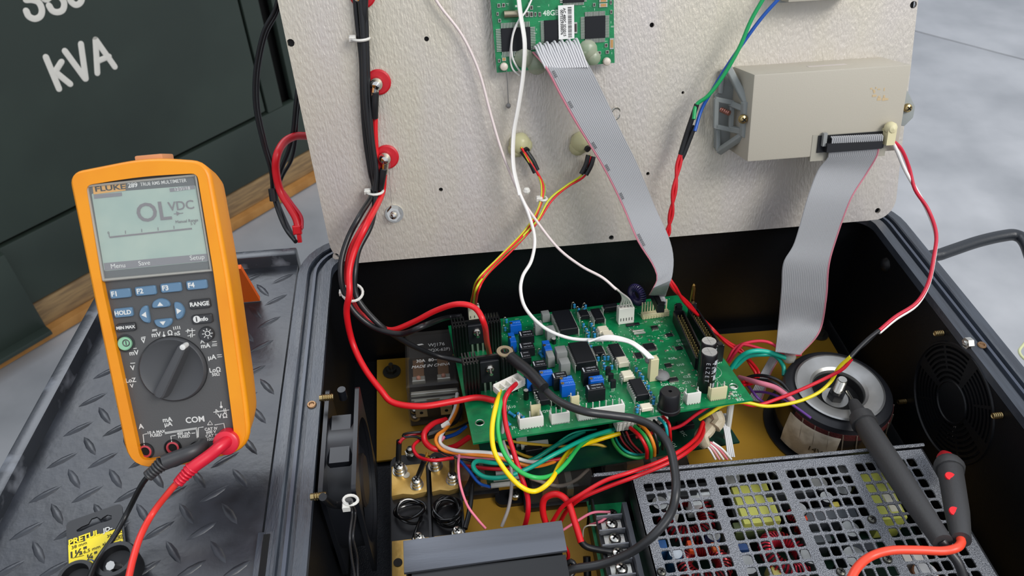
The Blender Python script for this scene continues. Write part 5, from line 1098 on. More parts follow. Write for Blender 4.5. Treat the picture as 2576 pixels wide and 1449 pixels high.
# ---- ribbon cables
M_rib = mat('ribbon_grey', 'a9aaac', .42, spec=.5); M_ribp = mat('ribbon_pink', 'd98a98', .45); M_ribi = mat('ribbon_ink', '55565a', .6)
def ribbon(name, label, Lp, Rp, n, red='L', sub=7, ink=False):
    L, t = path(Lp, sub); R, t2 = path(Rp, sub); k = 60
    def resample(Q):
        s = [0]
        for a, b in zip(Q, Q[1:]): s.append(s[-1]+(b-a).length)
        out = []
        for i in range(k):
            u = s[-1]*i/(k-1); j = max(0, min(len(Q)-2, next((m for m in range(len(s)-1) if s[m+1] >= u), len(Q)-2))); f = (u-s[j])/max(1e-9, s[j+1]-s[j]); out.append(Q[j].lerp(Q[j+1], f))
        return out
    L = resample(L); R = resample(R); rb = thing(name, label, 'ribbon cable', tuple(L[-1]))
    def strip(i0, i1, m, nm):
        g = G().use(m); vs = []; fs = []; q = 2; cnt = (i1-i0)
        cols = []
        for c in range(i0, i1):
            for w, z in ((0.02, 0), (.5, 1)): cols.append(((c+w)/n, z))
        cols.append((i1/n, 0)); C = len(cols)
        for r in range(k):
            a, b = L[r], R[r]; w = (b-a); tn = (L[min(r+1, k-1)]-L[max(r-1, 0)]+R[min(r+1, k-1)]-R[max(r-1, 0)]); nn = w.cross(tn).normalized(); th = w.length/n*.42
            for f, z in cols: vs.append(a+w*f+nn*th*z)
        for r in range(k):
            a, b = L[r], R[r]; w = (b-a); tn = (L[min(r+1, k-1)]-L[max(r-1, 0)]+R[min(r+1, k-1)]-R[max(r-1, 0)]); nn = w.cross(tn).normalized(); th = w.length/n*.42
            for f, z in cols: vs.append(a+w*f-nn*th*(z+.3))
        N = k*C
        for r in range(k-1):
            for c in range(C-1): fs.append((r*C+c, r*C+c+1, (r+1)*C+c+1, (r+1)*C+c)); fs.append((N+r*C+c, N+(r+1)*C+c, N+(r+1)*C+c+1, N+r*C+c+1))
            for c in (0, C-1): fs.append((r*C+c, (r+1)*C+c, N+(r+1)*C+c, N+r*C+c))
        g.add(vs, fs); return g.build(nm, rb, sharp=70)
    if red == 'L': strip(0, 1, M_ribp, 'marked_conductor'); strip(1, n, M_rib, 'conductors')
    else: strip(0, n-1, M_rib, 'conductors'); strip(n-1, n, M_ribp, 'marked_conductor')
    return rb, L, R
r1, L1, R1 = ribbon('wide_ribbon_cable', 'wide grey ribbon cable with pink edge from the small panel board to the control board',
    [(1338, 132, 'p.014'), (1372, 172, 'p.035'), (1405, 235), (1452, 318, 'p.05'), (1515, 420), (1563, 515, .555), (1602, 605), (1640, 665, .52), (1652, 700), (1640, 728, .50), (1632, 742, 'b.03')],
    [(1450, 112, 'p.014'), (1484, 168, 'p.032'), (1525, 250), (1565, 335, 'p.047'), (1603, 412), (1648, 520, .56), (1682, 596), (1694, 645, .525), (1692, 690), (1684, 715, .505), (1674, 745, 'b.03')], 20, 'L')
for i in range(18):
    f = i/17; x = 1343+f*105; wire([(x, 122-f*14-(i % 3)*5, 'p.016'), (x+4, 118-f*12-(i % 3)*3, 'p.024'), (x+14, 140-f*14, 'p.030'), (x+30, 172-f*2, 'p.034')], 6, 'c9c9cb', r1, 'loose_conductor', sub=4)
# plug of the wide ribbon on the board
A, B2_ = PB(1634, 705, .034), PB(1672, 770, .022)
h_ = (A+B2_)/2
g = G().use(M_conb); M0 = frame(tuple((P3(1644, 722, 'b.030')+P3(1665, 768, 'b.030'))/2), P3(1665, 768, 'b.030')-P3(1644, 722, 'b.030'), Vector(BN).cross(P3(1665, 768, 'b.030')-P3(1644, 722, 'b.030')), BN); g.M = M0
g.box((0, .0, -.006), (.030, .0075, .010), ch=.0005); g.box((0, .0, -.0005), (.030, .006, .003)); pl = g.build('ribbon_plug', r1)
g = G(M0 @ Matrix.Translation((0, .0052, -.001))).use(M_rib)
for i in range(14): g.tube([(-.012+.0018*i, 0, -.003), (-.012+.0018*i, .0006, .001), (-.012+.0018*i, -.002, .0022), (-.012+.0018*i, -.004, .0016)], .0009, 6)
g.build('folded_ribbon', pl)
g = G().use(M_ribi)
for ctr in (5, 10, 17, 21, 26, 33, 34):
    for j in range(4):
        a, b = L1[ctr].lerp(R1[ctr], .12+.0*j), L1[ctr+1].lerp(R1[ctr+1], .12); d = (b-a); w = (R1[ctr]-L1[ctr]).normalized(); nn = w.cross(d).normalized(); nn = nn if nn.dot(Vector(CAM)-a) > 0 else -nn
        p = a+d*(j*.28); M_ = frame(tuple(p+nn*.0011), d, nn.cross(d), nn); k_ = g.M; g.M = M_; g.box((0, 0, 0), (.0012, .0022, .0001)); g.M = k_
tag(g.build('printed_marks', r1), kind='stuff')
r2, L2, R2 = ribbon('gauge_ribbon_cable', 'grey ribbon cable with pink edge hanging from the cream gauge housing to the transformer',
    [(2084, 376, 'p.056'), (2081, 398, 'p.054'), (2056, 430, 'p.05'), (2030, 500, .555), (1998, 610), (1970, 662, .535), (1965, 730), (1956, 830, .52), (1950, 885, -.07)],
    [(2212, 368, 'p.056'), (2208, 392, 'p.054'), (2180, 440, 'p.05'), (2140, 505, .555), (2102, 610), (2086, 672, .535), (2080, 750), (2063, 835, .52), (2014, 893, -.07)], 26, 'R')
g = G(PM).use(M_rib)
a = pv(2090, 352, .054); b = pv(2214, 346, .054)
for i in range(25):
    p = a.lerp(b, i/24); g.tube([(p.x, p.y-.0035, .0555), (p.x, p.y-.002, .0575), (p.x, p.y+.002, .0575), (p.x, p.y+.003, .0545)], .00088, 6)
g.build('folded_ribbon', r2)
g = G(PM).use(M_conb); pbox(g, 2082, 362, 2218, 374, .050, .058); g.build('ribbon_plug', r2)
g = G(PM).use(mat('latch_grey', '8b8d8c', .5)); a = pv(2076, 352, .055); g.box((a.x, a.y, .053), (.0035, .012, .004)); g.build('latch', r2)
r3, L3, R3 = ribbon('gauge_ribbon_tail', 'grey ribbon cable end passing under the teal wires beside the transformer', [(1938, 895, -.10), (1915, 935, -.112), (1895, 975, -.12), (1880, 1005, -.125)], [(1962, 900, -.10), (1940, 940, -.112), (1925, 985, -.12), (1915, 1012, -.125)], 8, 'R')
# ---- green / blue wires turning into red pair
h = harness('green_blue_wires', 'green and blue wires from the top edge joined to a red pair by black sleeves', 'cable', 1750, 270, 'p.02')
wire([(1930, -20, 'p.03'), (1890, 50), (1860, 120, 'p.03'), (1820, 190), (1782, 240), (1752, 264, 'p.025'), (1745, 300)], 10, '0c9a55', h); wire([(1975, -20, 'p.03'), (1920, 40), (1875, 100), (1830, 165, 'p.026'), (1793, 225), (1765, 275, 'p.022'), (1748, 330)], 9, '1450a8', h)
sleeve([(1753, 262, 'p.025'), (1740, 300), (1725, 345, 'p.022'), (1712, 388, 'p.022')], 13, h); sleeve([(1748, 316, 'p.022'), (1735, 350), (1720, 388), (1708, 410, 'p.022')], 12, h)
for dx in (-4, 4): wire([(1714+dx*.6, 385, 'p.022'), (1706+dx, 420), (1696-dx, 480, .585), (1688+dx, 540), (1680-dx, 585, .57), (1676+dx, 610, .565), (1676, 680, .54), (1697+dx, 725, .53), (1730-dx, 765), (1780+dx, 818, -.08), (1830-dx, 862), (1867, 885+dx, -.09), (1890+dx, 915), (1905+dx, 940, -.11), (1898, 958+dx), (1868, 966+dx, -.10)], 8, 'c8121e', h)
# ---- white and red pair from the gauge housing
h = harness('twisted_pair_wires', "white and red twisted wires arching over the right rim, yellow and red further on", 'cable', 2300, 500, .56)
base = [(2240, 350, 'p.056'), (2262, 378), (2282, 425, 'p.055'), (2305, 480), (2330, 530, .54), (2350, 590), (2352, 650, .50), (2330, 715), (2300, 765, .47), (2255, 800), (2207, 834, .45)]
wire([(x+(5 if i % 3 else -3), y-3)+tuple(r) for i, (x, y, *r) in enumerate(base)], 9, 'c9203a', h); wire([(x-(5 if i % 3 else -3)*(1 if i < 4 else -.9), y+3)+tuple(r) for i, (x, y, *r) in enumerate(base)], 9, WH, h)
sleeve([(2210, 832, .45), (2185, 852), (2160, 876), (2138, 900, .43)], 11, h); sleeve([(2200, 842, .45), (2175, 866), (2150, 885), (2135, 905, .43)], 9, h)
wire([(2140, 897, .43), (2110, 925), (2090, 960, .43), (2055, 990), (2000, 1012, -.06), (1930, 1022), (1870, 1012, -.06), (1820, 1020), (1785, 1040, -.07), (1760, 1055, -.08)], 9, 'e8d622', h)
wire([(2142, 903, .43), (2120, 928), (2080, 950, .43), (2020, 978), (1960, 1002, -.06), (1900, 1020), (1850, 1010, -.06), (1800, 1015), (1755, 1040, -.07), (1710, 1072), (1660, 1084, -.09), (1600, 1100, -.10)], 9, 'd41c30', h)
g = G(PM).use(M_crc); a = pv(2240, 345, .058); g.box((a.x, a.y, .054), (.008, .014, .012)); g.ball((a.x, a.y+.008, .056), .006, 10); g.build('glued_plug', h)
# ---- cables outside the panel, left
h = harness('outer_black_cable', "pair of black cables looping outside the left edge of the metal panel", 'cable', 690, 490, .66)
wire([(705, -20, .70), (690, 30), (662, 85), (643, 180, .70), (643, 270), (662, 360, .69), (682, 430), (688, 490, .68), (705, 545), (722, 580, .65), (744, 608, .63)], 11, BK, h); wire([(712, -20, .71), (695, 35), (668, 90), (650, 180, .71), (650, 270), (668, 360, .70), (690, 430), (694, 490, .69), (714, 545), (740, 600, .64)], 9, '232226', h)
wire([(756, 180, .73), (745, 260, .72), (738, 330), (726, 380, .71), (708, 425), (693, 470), (690, 500, .70)], 12, BK, h); wire([(762, 200, .74), (748, 290, .73), (744, 350), (734, 400, .72), (712, 440), (696, 480, .71)], 9, BK, h)
g = G().use(mat('sleeve')); g.tube([P3(686, 475, .675), P3(690, 505, .67)], .0045, 12); g.build('cable_clamp', h)
h = harness('outer_red_cable', 'thick red cable looping beside the outer black cables with a red plug', 'cable', 700, 400, .67)
wire([(772, 342, .72), (742, 343, .71), (715, 358), (697, 390, .68), (694, 430), (705, 480, .67), (728, 520), (745, 550), (752, 580, .64)], 20, 'd01422', h); wire([(712, 480, .67), (735, 512), (758, 545), (760, 575, .64)], 8, 'c22436', h)
g = G().use(mat('wire_'+'d01422')); M_ = frame(tuple(P3(748, 578, .64)), (1, 0, 0), (0, .5, 1)); g.M = M_; g.box((0, 0, 0), (.0085, .009, .007), ch=.001); g.box((.001, -.008, 0), (.004, .010, .004)); g.build('plug', h)
# ---- ring terminal cable
h = harness('ring_terminal_cable', "thick black cable with a bare ring terminal lying over the control board", 'cable', 1340, 930, 'b.035')
wire([(1340, 945, 'b.034'), (1372, 982), (1410, 1012), (1470, 1035, 'b.026'), (1540, 1045), (1600, 1054, -.03), (1650, 1078), (1682, 1120, -.03), (1697, 1180), (1700, 1240, -.03), (1685, 1295), (1640, 1350, -.05), (1580, 1393), (1510, 1420, -.08), (1440, 1432), (1405, 1450, -.09)], 22, '2a2b2d', h)
sleeve([(1285, 898, 'b.040'), (1305, 915), (1335, 940), (1368, 976, 'b.034')], 31, h, c='333436')
t_ = depth_of(1270, 884, 'b.042'); p = P3(1270, 884, 'b.042'); g = G().use(mat('ring_tin', 'c7b79c', .35, .85)); M_ = frame(tuple(p), P3(1300, 910, 'b.040')-p, Vector(BN).cross(P3(1300, 910, 'b.040')-p)); k_ = .0075
vs = []
for r, z in ((.0040, -.0006), (.0074, -.0006), (.0074, .0006), (.0040, .0006)): vs += [(r*math.cos(2*math.pi*i/28), r*math.sin(2*math.pi*i/28), z) for i in range(28)]
g.M = M_; g.add(vs, [(j*28+i, j*28+(i+1) % 28, ((j+1) % 4)*28+(i+1) % 28, ((j+1) % 4)*28+i) for j in range(4) for i in range(28)]); g.box((.0095, 0, 0), (.008, .006, .0016), ch=.0004); g.build('ring_terminal', h)
# ---- loose white plug with yellow green grey red wires
h = harness('loose_plug_harness', "loose white plug with drooping yellow, green and red wires, front left of the board", 'cable', 1275, 985, 'b.018')
pa, pb_ = P3(1250, 990, 'b.022'), P3(1312, 960, 'b.022'); M_ = frame(tuple((pa+pb_)/2), pb_-pa, Vector(BN).cross(pb_-pa))
g = G(M_).use(M_wht); g.box((0, 0, 0), ((pb_-pa).length, .0100, .0030)); g.box((0, .0045, .0035), ((pb_-pa).length, .0014, .007)); g.box((0, -.0045, .0035), ((pb_-pa).length*.8, .0014, .004)); 
for i in range(5): g.box(((pb_-pa).length*(-.5+i/4), 0, .0030), (.0014, .0100, .006))
g.build('plug_housing', h, bevel=.0003)
wire([(1260, 985, 'b.024'), (1248, 1020, 'b.028'), (1238, 1075), (1242, 1130, -.03), (1265, 1175), (1305, 1220, -.045), (1345, 1236), (1385, 1210, -.05), (1410, 1165), (1440, 1130, -.085), (1500, 1108, -.10), (1560, 1090, -.10)], 13, YL, h)
wire([(1270, 978, 'b.024'), (1258, 1020, 'b.027'), (1252, 1080), (1266, 1135, -.035), (1300, 1180), (1345, 1201, -.045), (1390, 1195), (1425, 1165, -.06), (1460, 1120), (1500, 1095, -.10), (1545, 1088, -.10)], 12, '2fb457', h)
wire([(1273, 1020, 'b.012'), (1266, 1070), (1266, 1110, -.05), (1283, 1160), (1287, 1220, -.07), (1280, 1275), (1262, 1325, -.09)], 9, GY, h)
wire([(1298, 966, 'b.026'), (1280, 985, 'b.032'), (1268, 1015), (1273, 1070, -.03), (1293, 1140), (1312, 1200, -.05), (1327, 1250), (1328, 1290, -.075), (1320, 1325, -.09)], 13, 'cf1024', h)
# ---- teal loop and neighbours in front of the board
h = harness('front_wire_tangle', 'tangle of thin coloured wires with a teal loop below the front board edge', 'cable', 1150, 1110, -.09)
W = lambda pts, d, c, **k: wire(pts, d, c, h, **k)
W([(1560, 1075, -.10), (1480, 1100), (1400, 1140, -.07), (1330, 1178), (1270, 1200, -.075), (1220, 1200), (1192, 1178, -.08), (1200, 1160), (1250, 1165, -.095), (1330, 1160), (1400, 1120, -.105), (1470, 1085, -.11)], 12, TL)
W([(1155, 1000, -.10), (1148, 1035), (1125, 1075, -.085), (1100, 1095), (1098, 1115, -.08), (1120, 1135), (1180, 1143, -.08), (1250, 1150), (1320, 1170, -.09), (1360, 1172, -.10), (1430, 1150, -.125)], 9, OR)
W([(1150, 990, -.10), (1144, 1030), (1125, 1070), (1108, 1100, -.083), (1112, 1120), (1150, 1134, -.078), (1230, 1139), (1290, 1150, -.085), (1345, 1162, -.10), (1420, 1145, -.125)], 10, WH)
W([(1118, 1098, -.085), (1105, 1120), (1120, 1143), (1180, 1150, -.085), (1260, 1156), (1320, 1172, -.10)], 8, PK)
W([(1155, 1145, -.075), (1153, 1175, -.07), (1158, 1220), (1175, 1270, -.08), (1200, 1305), (1222, 1330, -.09)], 7, PK)
W([(1122, 1056, -.09), (1090, 1066), (1068, 1088, -.08), (1070, 1112), (1095, 1130, -.085), (1140, 1125), (1180, 1100, -.10)], 15, 'd01422')
W([(1068, 1100, -.09), (1045, 1115), (1040, 1130, -.085), (1055, 1150), (1090, 1158, -.08), (1140, 1152, -.085)], 9, 'cf1024')
W([(1075, 1090, -.09), (1040, 1092), (1015, 1102, -.085), (1004, 1115, -.085)], 9, 'a81424')
W([(1180, 1062, -.10), (1140, 1080, -.09), (1090, 1085), (1040, 1088, -.08), (1015, 1093), (1018, 1099), (1050, 1100, -.085), (1090, 1125), (1130, 1145, -.085), (1190, 1160), (1260, 1170, -.10)], 6, BK)
W([(1160, 1000, -.11), (1158, 1040), (1140, 1066, -.095), (1090, 1080, -.09)], 9, BK)
W([(1172, 1072, -.10), (1150, 1090), (1120, 1101, -.095)], 10, BL_); W([(1155, 1155, -.095), (1180, 1185), (1205, 1215, -.10), (1232, 1225, -.11)], 8, BL_)
W([(1225, 1092, -.105), (1300, 1112), (1400, 1122, -.11), (1500, 1118), (1550, 1140, -.12)], 8, 'c9a52c'); W([(1250, 1110, -.11), (1330, 1150, -.11), (1420, 1155), (1500, 1135, -.115)], 8, 'b8962a')
W([(1155, 1170, -.11), (1260, 1180, -.10), (1350, 1165), (1450, 1148, -.115), (1530, 1140, -.12)], 10, 'b51422'); W([(1380, 1130, -.11), (1440, 1090, -.10), (1500, 1080, -.11)], 5, TL)
W([(1335, 1203, -.10), (1400, 1222, -.12), (1445, 1210), (1480, 1180, -.13)], 9, '8f8378')
W([(1078, 1150, -.10), (1068, 1170), (1075, 1138, -.10)], 7, 'c98f1e')
for a, b in (((1004, 1108), (1002, 1162)), ((1068, 1158), (1052, 1198)), ((1137, 1158), (1137, 1192))): wire([(a[0], a[1], -.09), ((a[0]+b[0])/2, (a[1]+b[1])/2, -.10), (b[0], b[1], -.112)], 14, '17181b', h, 'heat_shrink_sleeve', m=mat('sleeve'))
W([(1168, 1240, -.10), (1188, 1200, -.11), (1190, 1160, -.12)], 14, BK); W([(1188, 1180, -.11), (1186, 1240), (1180, 1290, -.12), (1170, 1330, -.12)], 13, BK)
g = G(frame(tuple(P3(1095, 1085, -.088)), (1, .2, 0), (0, 1, 0))).use(mat('sleeve')); g.box((0, 0, 0), (.016, .010, .010), ch=.002); g.build('tape_wrap', h)
g = G(frame(tuple(P3(1118, 1070, -.084)), (1, .5, .2), (0, 1, 0))).use(M_wht); g.box((0, 0, 0), (.010, .004, .003)); g.build('white_label_tie', h)
for i in range(3):
    g = G().use(mat('splice_clear', 'b9bcb8', .2, alpha=.55)); a, b = P3(1235+i*6, 1222-i*16, -.108), P3(1310+i*4, 1214-i*16, -.108); g.tube([a, b], .0024, 10); g.build('clear_splice', h)
# ---- harness with white plugs below the board front edge
h = harness('hanging_plug_harness', "white plugs with short coloured wires hanging below the board's front edge", 'cable', 1600, 1070, -.09)
for a, b, hh in (((1548, 1068), (1598, 1060), .011), ((1606, 1062), (1675, 1048), .008)):
    p, q = P3(a[0], a[1], -.085), P3(b[0], b[1], -.088); g = G(frame(tuple((p+q)/2), q-p, Vector((0, 0, 1)).cross(q-p), (0, 0, 1))).use(M_wht); g.box((0, 0, 0), ((q-p).length, .009, hh), ch=.0006)
    for i in range(5): g.box(((q-p).length*(-.4+.2*i), -.0045, .001), (.0012, .002, hh*.9))
    g.build('plug_housing', h)
for i, (x0_, y0_, x1_, y1_, c) in enumerate(((1585, 1076, 1628, 1152, 'd5141f'), (1596, 1072, 1638, 1150, '2aa04a'), (1608, 1066, 1647, 1146, OR), (1625, 1062, 1655, 1140, BK), (1635, 1060, 1650, 1120, '2fb457'), (1645, 1058, 1668, 1130, BK), (1657, 1052, 1680, 1108, '22b3b8'), (1668, 1048, 1688, 1110, 'd5141f'))):
    wire([(x0_, y0_, -.083), ((x0_*.55+x1_*.45)+6, y0_*.7+y1_*.3, -.08), (x1_-2, y0_*.3+y1_*.7, -.088), (x1_-1, y1_, -.10)], 10 if i < 3 else 8, c, h)
wire([(1535, 1055, -.11), (1540, 1105), (1565, 1140, -.10), (1605, 1152), (1640, 1140, -.10), (1660, 1115, -.11)], 9, '2fa04f', h); wire([(1545, 1070, -.11), (1552, 1110), (1580, 1138, -.10), (1625, 1142), (1655, 1110, -.11)], 7, '17a098', h)
for dx, c in ((0, 'a5121e'), (10, BK), (20, 'b5141f')): wire([(1555+dx, 1085, -.10), (1570+dx, 1115), (1600+dx, 1145, -.11)], 6, c, h)
# ---- red pair to the power supply and fat red loop
h = harness('red_power_pair', "pair of bright red wires crossing the left corner of the power supply", 'cable', 1600, 1190, -.05)
wire([(1768, 1062, -.085), (1752, 1100), (1710, 1135, -.06), (1650, 1165), (1580, 1190, -.055), (1520, 1210), (1455, 1248, -.07), (1415, 1275), (1388, 1315, -.10)], 11, 'd4121f', h); wire([(1775, 1060, -.088), (1762, 1105), (1720, 1143, -.062), (1660, 1174), (1590, 1202, -.057), (1530, 1224), (1465, 1252, -.075), (1428, 1282), (1408, 1315, -.11)], 11, 'c8101d', h)
h = harness('fat_red_cable', "thick red cable loop behind the finned heatsink, ending in a black sleeve", 'cable', 1400, 1245, -.08)
wire([(1380, 1335, -.11), (1366, 1290), (1370, 1255, -.085), (1400, 1243), (1428, 1262, -.08), (1445, 1310), (1462, 1365, -.09)], 17, 'd81820', h); sleeve([(1460, 1360, -.09), (1475, 1375), (1505, 1383), (1540, 1388, -.10)], 17, h, c='26272a')
wire([(1418, 1368, -.10), (1430, 1395), (1422, 1425, -.12)], 9, 'c8141e', h); wire([(1476, 1400, -.12), (1478, 1450, -.13)], 20, BK, h)
h = harness('pink_wires', 'two thin pink wires reaching the top screw of the terminal block', 'cable', 1480, 1295, -.10)
wire([(1412, 1336, -.11), (1450, 1312), (1490, 1290, -.10), (1535, 1288, -.100)], 7, PK, h); wire([(1484, 1320, -.11), (1510, 1312, -.10), (1534, 1296, -.100)], 7, PK, h); wire([(1466, 1352, -.115), (1468, 1330), (1480, 1322, -.10), (1500, 1321, -.10)], 4, 'c9c4b4', h, 'bare_link')
h = harness('black_cable_end', 'thick black cable knot at the right end of the finned heatsink', 'cable', 1430, 1430, -.09)
wire([(1560, 1402, -.085), (1500, 1425, -.09), (1440, 1436), (1420, 1428, -.09), (1436, 1412), (1446, 1430, -.088), (1425, 1465, -.09)], 14, '1a1b1d', h)
# ---- transformer leads
h = harness('transformer_leads', 'teal red black pink and violet leads running from the toroidal transformer to the board edge', 'cable', 1920, 890, -.09)
V = lambda pts, d, c: wire(pts, d, c, h)
V([(1838, 928, -.10), (1860, 900), (1890, 884, -.075), (1930, 885), (1985, 903, -.085)], 12, '16b39a'); V([(1848, 925, -.10), (1880, 898), (1920, 892, -.08), (1950, 895), (1970, 920, -.095), (1972, 945, -.10)], 11, '14a08c')
V([(1830, 908, -.10), (1850, 875), (1890, 860, -.08), (1930, 860), (1965, 880), (1985, 895, -.085)], 8, 'e0324e'); V([(1833, 912, -.10), (1862, 872), (1880, 868), (1940, 885, -.08), (1985, 892), (2015, 892, -.085)], 8, 'd42a44')
V([(1868, 955, -.11), (1900, 945), (1935, 948, -.085), (1965, 962), (1985, 985, -.09)], 9, BK); V([(1870, 958, -.11), (1910, 955), (1945, 962, -.085), (1985, 990, -.09)], 8, '202124')
V([(1860, 950, -.11), (1905, 962, -.09), (1950, 975), (1985, 1000, -.085), (1998, 1012, -.09)], 14, 'f08aa0'); V([(1865, 955, -.11), (1885, 975), (1905, 1000, -.10), (1925, 1015, -.11)], 7, PU_); V([(1890, 985, -.11), (1930, 988), (1970, 1003, -.09), (2010, 1030), (2040, 1052, -.09)], 7, PU_)
g = G().use(mat('tape_clear', 'b5b6b0', .2, alpha=.6)); g.ball(P3(1985, 898, -.085), .007, 10); g.build('clear_tape', h)
# ---- glued bundle of striped wires by the power supply
h = harness('glued_wire_bundle', 'glue covered bundle of white striped wires behind the power supply', 'cable', 1770, 1110, -.09)
g = G().use(mat('aged_glue', 'bdb096', .45, bump=1, bscale=120)); Q, t_ = path([(1790, 1040, -.085), (1782, 1075), (1765, 1100, -.09), (1778, 1125, -.095)]); g.tube(Q, [.0045+.004*math.sin(3.1*i/(len(Q)-1)) for i in range(len(Q))], 10, flat=.7); g.build('glue_mass', h)
g = G().use(mat('aged_glue')); Q, t_ = path([(1800, 1040, -.08), (1808, 1060), (1798, 1075, -.085)]); g.tube(Q, .006, 9); g.build('glue_mass', h)
for i in range(5): wire([(1768+i*6, 1112, -.092), (1785+i*8, 1130), (1800+i*10, 1156, -.105)], 6, ('f0eeea', 'e8a0a8', 'f0eeea', 'e27a86', 'f0eeea')[i], h)
for i in range(4): wire([(1812+i*4, 1040, -.09), (1824+i*4, 1090), (1832+i*5, 1150, -.11)], 5, 'dfe0e0', h)
# ---- test leads
h = harness('black_test_lead', 'black test lead plugged into the meter and hanging down over the tread plate', 'test lead', 440, 1170, 0.)
wire([(508, 1122, 'm.004'), (488, 1136, 'm.013'), (450, 1150), (410, 1165, 'm.020')], 46, '3a3b3c', h, 'plug_body', m=mat('lead_black', '37383a', .45), flat=.8)
wire([(412, 1163, 'm.020'), (392, 1180), (372, 1198, 'm.022')], 30, '2a2b2c', h, 'strain_relief', m=mat('lead_black'))
g = G().use(mat('lead_black')); Q, t_ = path([(408, 1166, 'm.021'), (375, 1196, 'm.023')], 1)
for i in range(6): g.torus(Q[0].lerp(Q[1], i/5.), Q[1]-Q[0], .0045-.0003*i, .0008, 14, 5)
g.build('relief_rings', h)
wire([(378, 1192, 'm.022'), (355, 1222), (320, 1290, .022), (290, 1345), (255, 1395, .020), (235, 1430), (212, 1490, .030)], 14, '121315', h, 'cable')
h = harness('red_test_lead', 'red test lead plugged into the right socket of the meter, curving to the bottom edge', 'test lead', 500, 1180, 0.)
M_rl = mat('lead_red', 'd61a34', .35, spec=.6)
wire([(574, 1108, 'm.006'), (556, 1122, 'm.014'), (528, 1145), (490, 1172, 'm.022'), (478, 1182)], 40, 'd61a34', h, 'plug_body', m=M_rl, flat=.8)
G().use(M_rl).lathe([(.0085, -.004), (.0085, .004), (.007, .005)], P3(572, 1110, 'm.005'), MN, 24).build('plug_collar', h)
wire([(486, 1175, 'm.022'), (462, 1198), (448, 1215, 'm.024')], 28, 'b81c34', h, 'strain_relief', m=M_rl)
g = G().use(M_rl); Q, t_ = path([(482, 1178, 'm.023'), (450, 1213, 'm.025')], 1)
for i in range(6): g.torus(Q[0].lerp(Q[1], i/5.), Q[1]-Q[0], .0042-.0003*i, .0008, 14, 5)
g.build('relief_rings', h)
wire([(452, 1208, 'm.024'), (425, 1238), (385, 1290, .028), (355, 1345), (335, 1405, .032), (322, 1460), (312, 1490, .035)], 17, 'e8392f', h, 'cable')
# probes
h = harness('black_test_probe', 'black test probe touching the bolt of the toroidal transformer, lying over the power supply', 'test probe', 2250, 1170, -.05)
M_pb = mat('probe_grey', '3b3b3c', .5, bump=.15, bscale=500)
pr = lambda pts, rs, nm, m=M_pb, n=16: (lambda Q: G().use(m).tube(Q, rs, n).build(nm, h))([P3(*p) for p in pts])
pr([(2131, 984, -.088), (2151, 1018, -.078)], [.0012, .0016], 'needle', M_zinc, 10); pr([(2148, 1014, -.078), (2168, 1052, -.070)], [.0050, .0078], 'tip_guard')
pr([(2166, 1048, -.070), (2174, 1064), (2180, 1078)][:1]+[(2176, 1068, -.068)], [.0105, .0115], 'finger_guard')
pr([(2170, 1056, -.069), (2190, 1090, -.064), (2255, 1190, -.050), (2310, 1275, -.038), (2372, 1365, -.026)], [.0088, .0098, .0098, .0088, .0072], 'handle', n=20)
wire([(2368, 1360, -.026), (2392, 1392), (2412, 1420, -.035), (2430, 1470, -.045)], 24, '2e2e30', h, 'cable')
h = harness('red_test_probe', "dark test probe with red marks and bright red cable at the right enclosure wall", 'test probe', 2400, 1250, -.02)
M_rm = mat('probe_mark_red', 'e01c24', .45)
pr([(2374, 1142, -.055), (2378, 1152, -.052), (2384, 1166, -.050)], [.0035, .0068, .0076], 'red_tip', mat('tip_red', 'a81c24', .4))
pr([(2386, 1164, -.048), (2388, 1174, -.047), (2390, 1184, -.046)], [.0100, .0118, .0108], 'finger_guard'); pr([(2389, 1176, -.047), (2396, 1215, -.042), (2408, 1290, -.032), (2418, 1358, -.024)], [.0096, .0092, .0086, .0068], 'handle', n=20)
for px, py, k in ((2391, 1199, -.0335), (2402, 1287, -.024)):
    p = P3(px, py, k); g = G(frame(tuple(p), P3(px+8, py+40, k-.0)-p, (1, 0, 0))).use(M_rm); g.lathe([(.0042, -.0006), (.0040, .0006), (1e-6, .001)], n=16); g.v = [p+(v-p)*1.0 for v in g.v]; g.build('grip_mark', h)
for a in range(5):
    pass
wire([(2416, 1354, -.024), (2418, 1366), (2405, 1379, -.020), (2370, 1386), (2310, 1384, -.02), (2240, 1385), (2190, 1400, -.02), (2155, 1430), (2130, 1480, -.02)], 22, 'ef4a30', h, 'cable')
# ---- driver bit card on the deck
cd = thing('bit_card', "black and yellow hardware card with a hanger hole on the tread plate", 'card', tuple(U(245, 1400, DZ+.003)))
A_, B_c, C_c, D_c = U(166, 1314, DZ+.006), U(306, 1265, DZ+.006), U(322, 1470, DZ+.006), U(172, 1500, DZ+.006)
dx_ = (B_c-A_).normalized(); dy_ = Vector((-dx_.y, dx_.x, 0)); CMx = Matrix(((dx_.x, dy_.x, 0, A_.x), (dx_.y, dy_.y, 0, A_.y), (0, 0, 1, DZ+.006), (0, 0, 0, 1))); wc = (B_c-A_).length
def cl2(px, py, z=DZ+.006): q = CMx.inverted() @ U(px, py, z); return (q.x, q.y)
hole = [cl2(*p) for p in ((192, 1334), (205, 1325), (222, 1318), (230, 1305), (244, 1300), (254, 1306), (258, 1302), (270, 1295), (281, 1297), (281, 1306), (270, 1311), (250, 1316), (225, 1326), (205, 1336), (194, 1338))]
holes(rounded([(0, -.085), (wc, -.085), (wc, 0), (0, 0)], .004), [hole], .0012, CMx, mat('card_black', '1b1c1f', .4), 'card', cd)
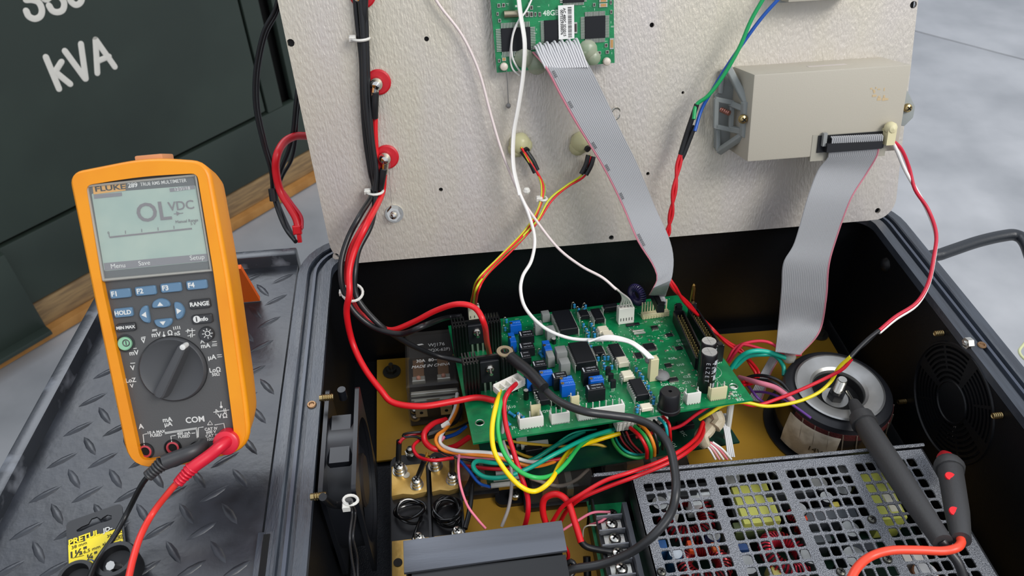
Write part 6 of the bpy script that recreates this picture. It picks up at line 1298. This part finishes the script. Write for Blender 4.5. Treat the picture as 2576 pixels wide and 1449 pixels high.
g = G(CMx).use(mat('card_yellow', 'f0d818', .45)); yp = [cl2(*p) for p in ((172, 1372), (215, 1362), (216, 1356), (306, 1327), (312, 1380), (300, 1470), (176, 1480))]; g.prism(yp, .0001, .0004); yl = g.build('yellow_print', cd)
def ct(s, px, py, size, m, sx=1., rot=0, bold=.0): q = cl2(px, py); text(s, size, CMx @ Matrix.Translation((q[0], q[1], .0005)) @ Matrix.Rotation(math.radians(rot), 4, 'Z'), m, yl, bold=bold, sx=sx)
MY = mat('card_yellow'); MK = mat('ink_black')
ct('PRETUL', 212, 1354, .0064, MY, .92, 0, .03); ct('JD-', 272, 1333, .0050, M_prt, .9, 0, .03); ct('38 mm', 200, 1373, .0036, MK); ct('1\u00bd"', 197, 1392, .0068, MK, 1, 0, .03); ct('6,5 mm', 232, 1383, .0036, MK); ct('\u00bc"', 232, 1400, .0058, MK, 1, 0, .03); ct('30 HRC', 290, 1344, .0032, MK); ct('mango', 293, 1352, .0032, MK); ct('al carbono', 285, 1361, .0032, MK); ct('carbon', 288, 1369, .0034, MK); ct('steel', 291, 1377, .0032, MK)
q = cl2(224, 1420); g = G(CMx).use(mat('print_blue', '1d4f9c', .5)); g.torus((q[0], q[1], .0005), (0, 0, 1), .0032, .0004, 20, 4); g.box((q[0], q[1], .0005), (.004, .0008, .0003)); g.box((q[0], q[1], .0005), (.0008, .004, .0003)); g.build('cross_symbol', yl)
g = G(CMx).use(MK); a, b = cl2(183, 1405), cl2(212, 1398)
for o_ in (0, -.004): g.tube([(a[0], a[1]+o_, .0005), (b[0], b[1]+o_, .0005)], .0002, 4)
g.build('drawing', yl)
for px, py, r, lab in ((288, 1405, .0135, 'black round cap with a steel bit on the card, under the black test lead'), (188, 1448, .012, 'second black round cap at the bottom edge, left of the card print')):
    p = U(px, py, DZ+.024); t = thing('bit_holder', lab, 'bit holder', (p.x, p.y, DZ+.0065))
    G().use(mat('cap_rubber', '151618', .4)).lathe([(r, DZ+.0068), (r, DZ+.022), (r*.92, DZ+.024), (r*.72, DZ+.024), (r*.68, DZ+.018), (1e-6, DZ+.016)], (p.x, p.y, 0), n=30).build('cap', t)
    g = G().use(M_chr); g.tube([(p.x, p.y-.002, DZ+.016), (p.x-.0005, p.y-.006, DZ+.026)], .0030, 8); g.build('steel_bit', t)
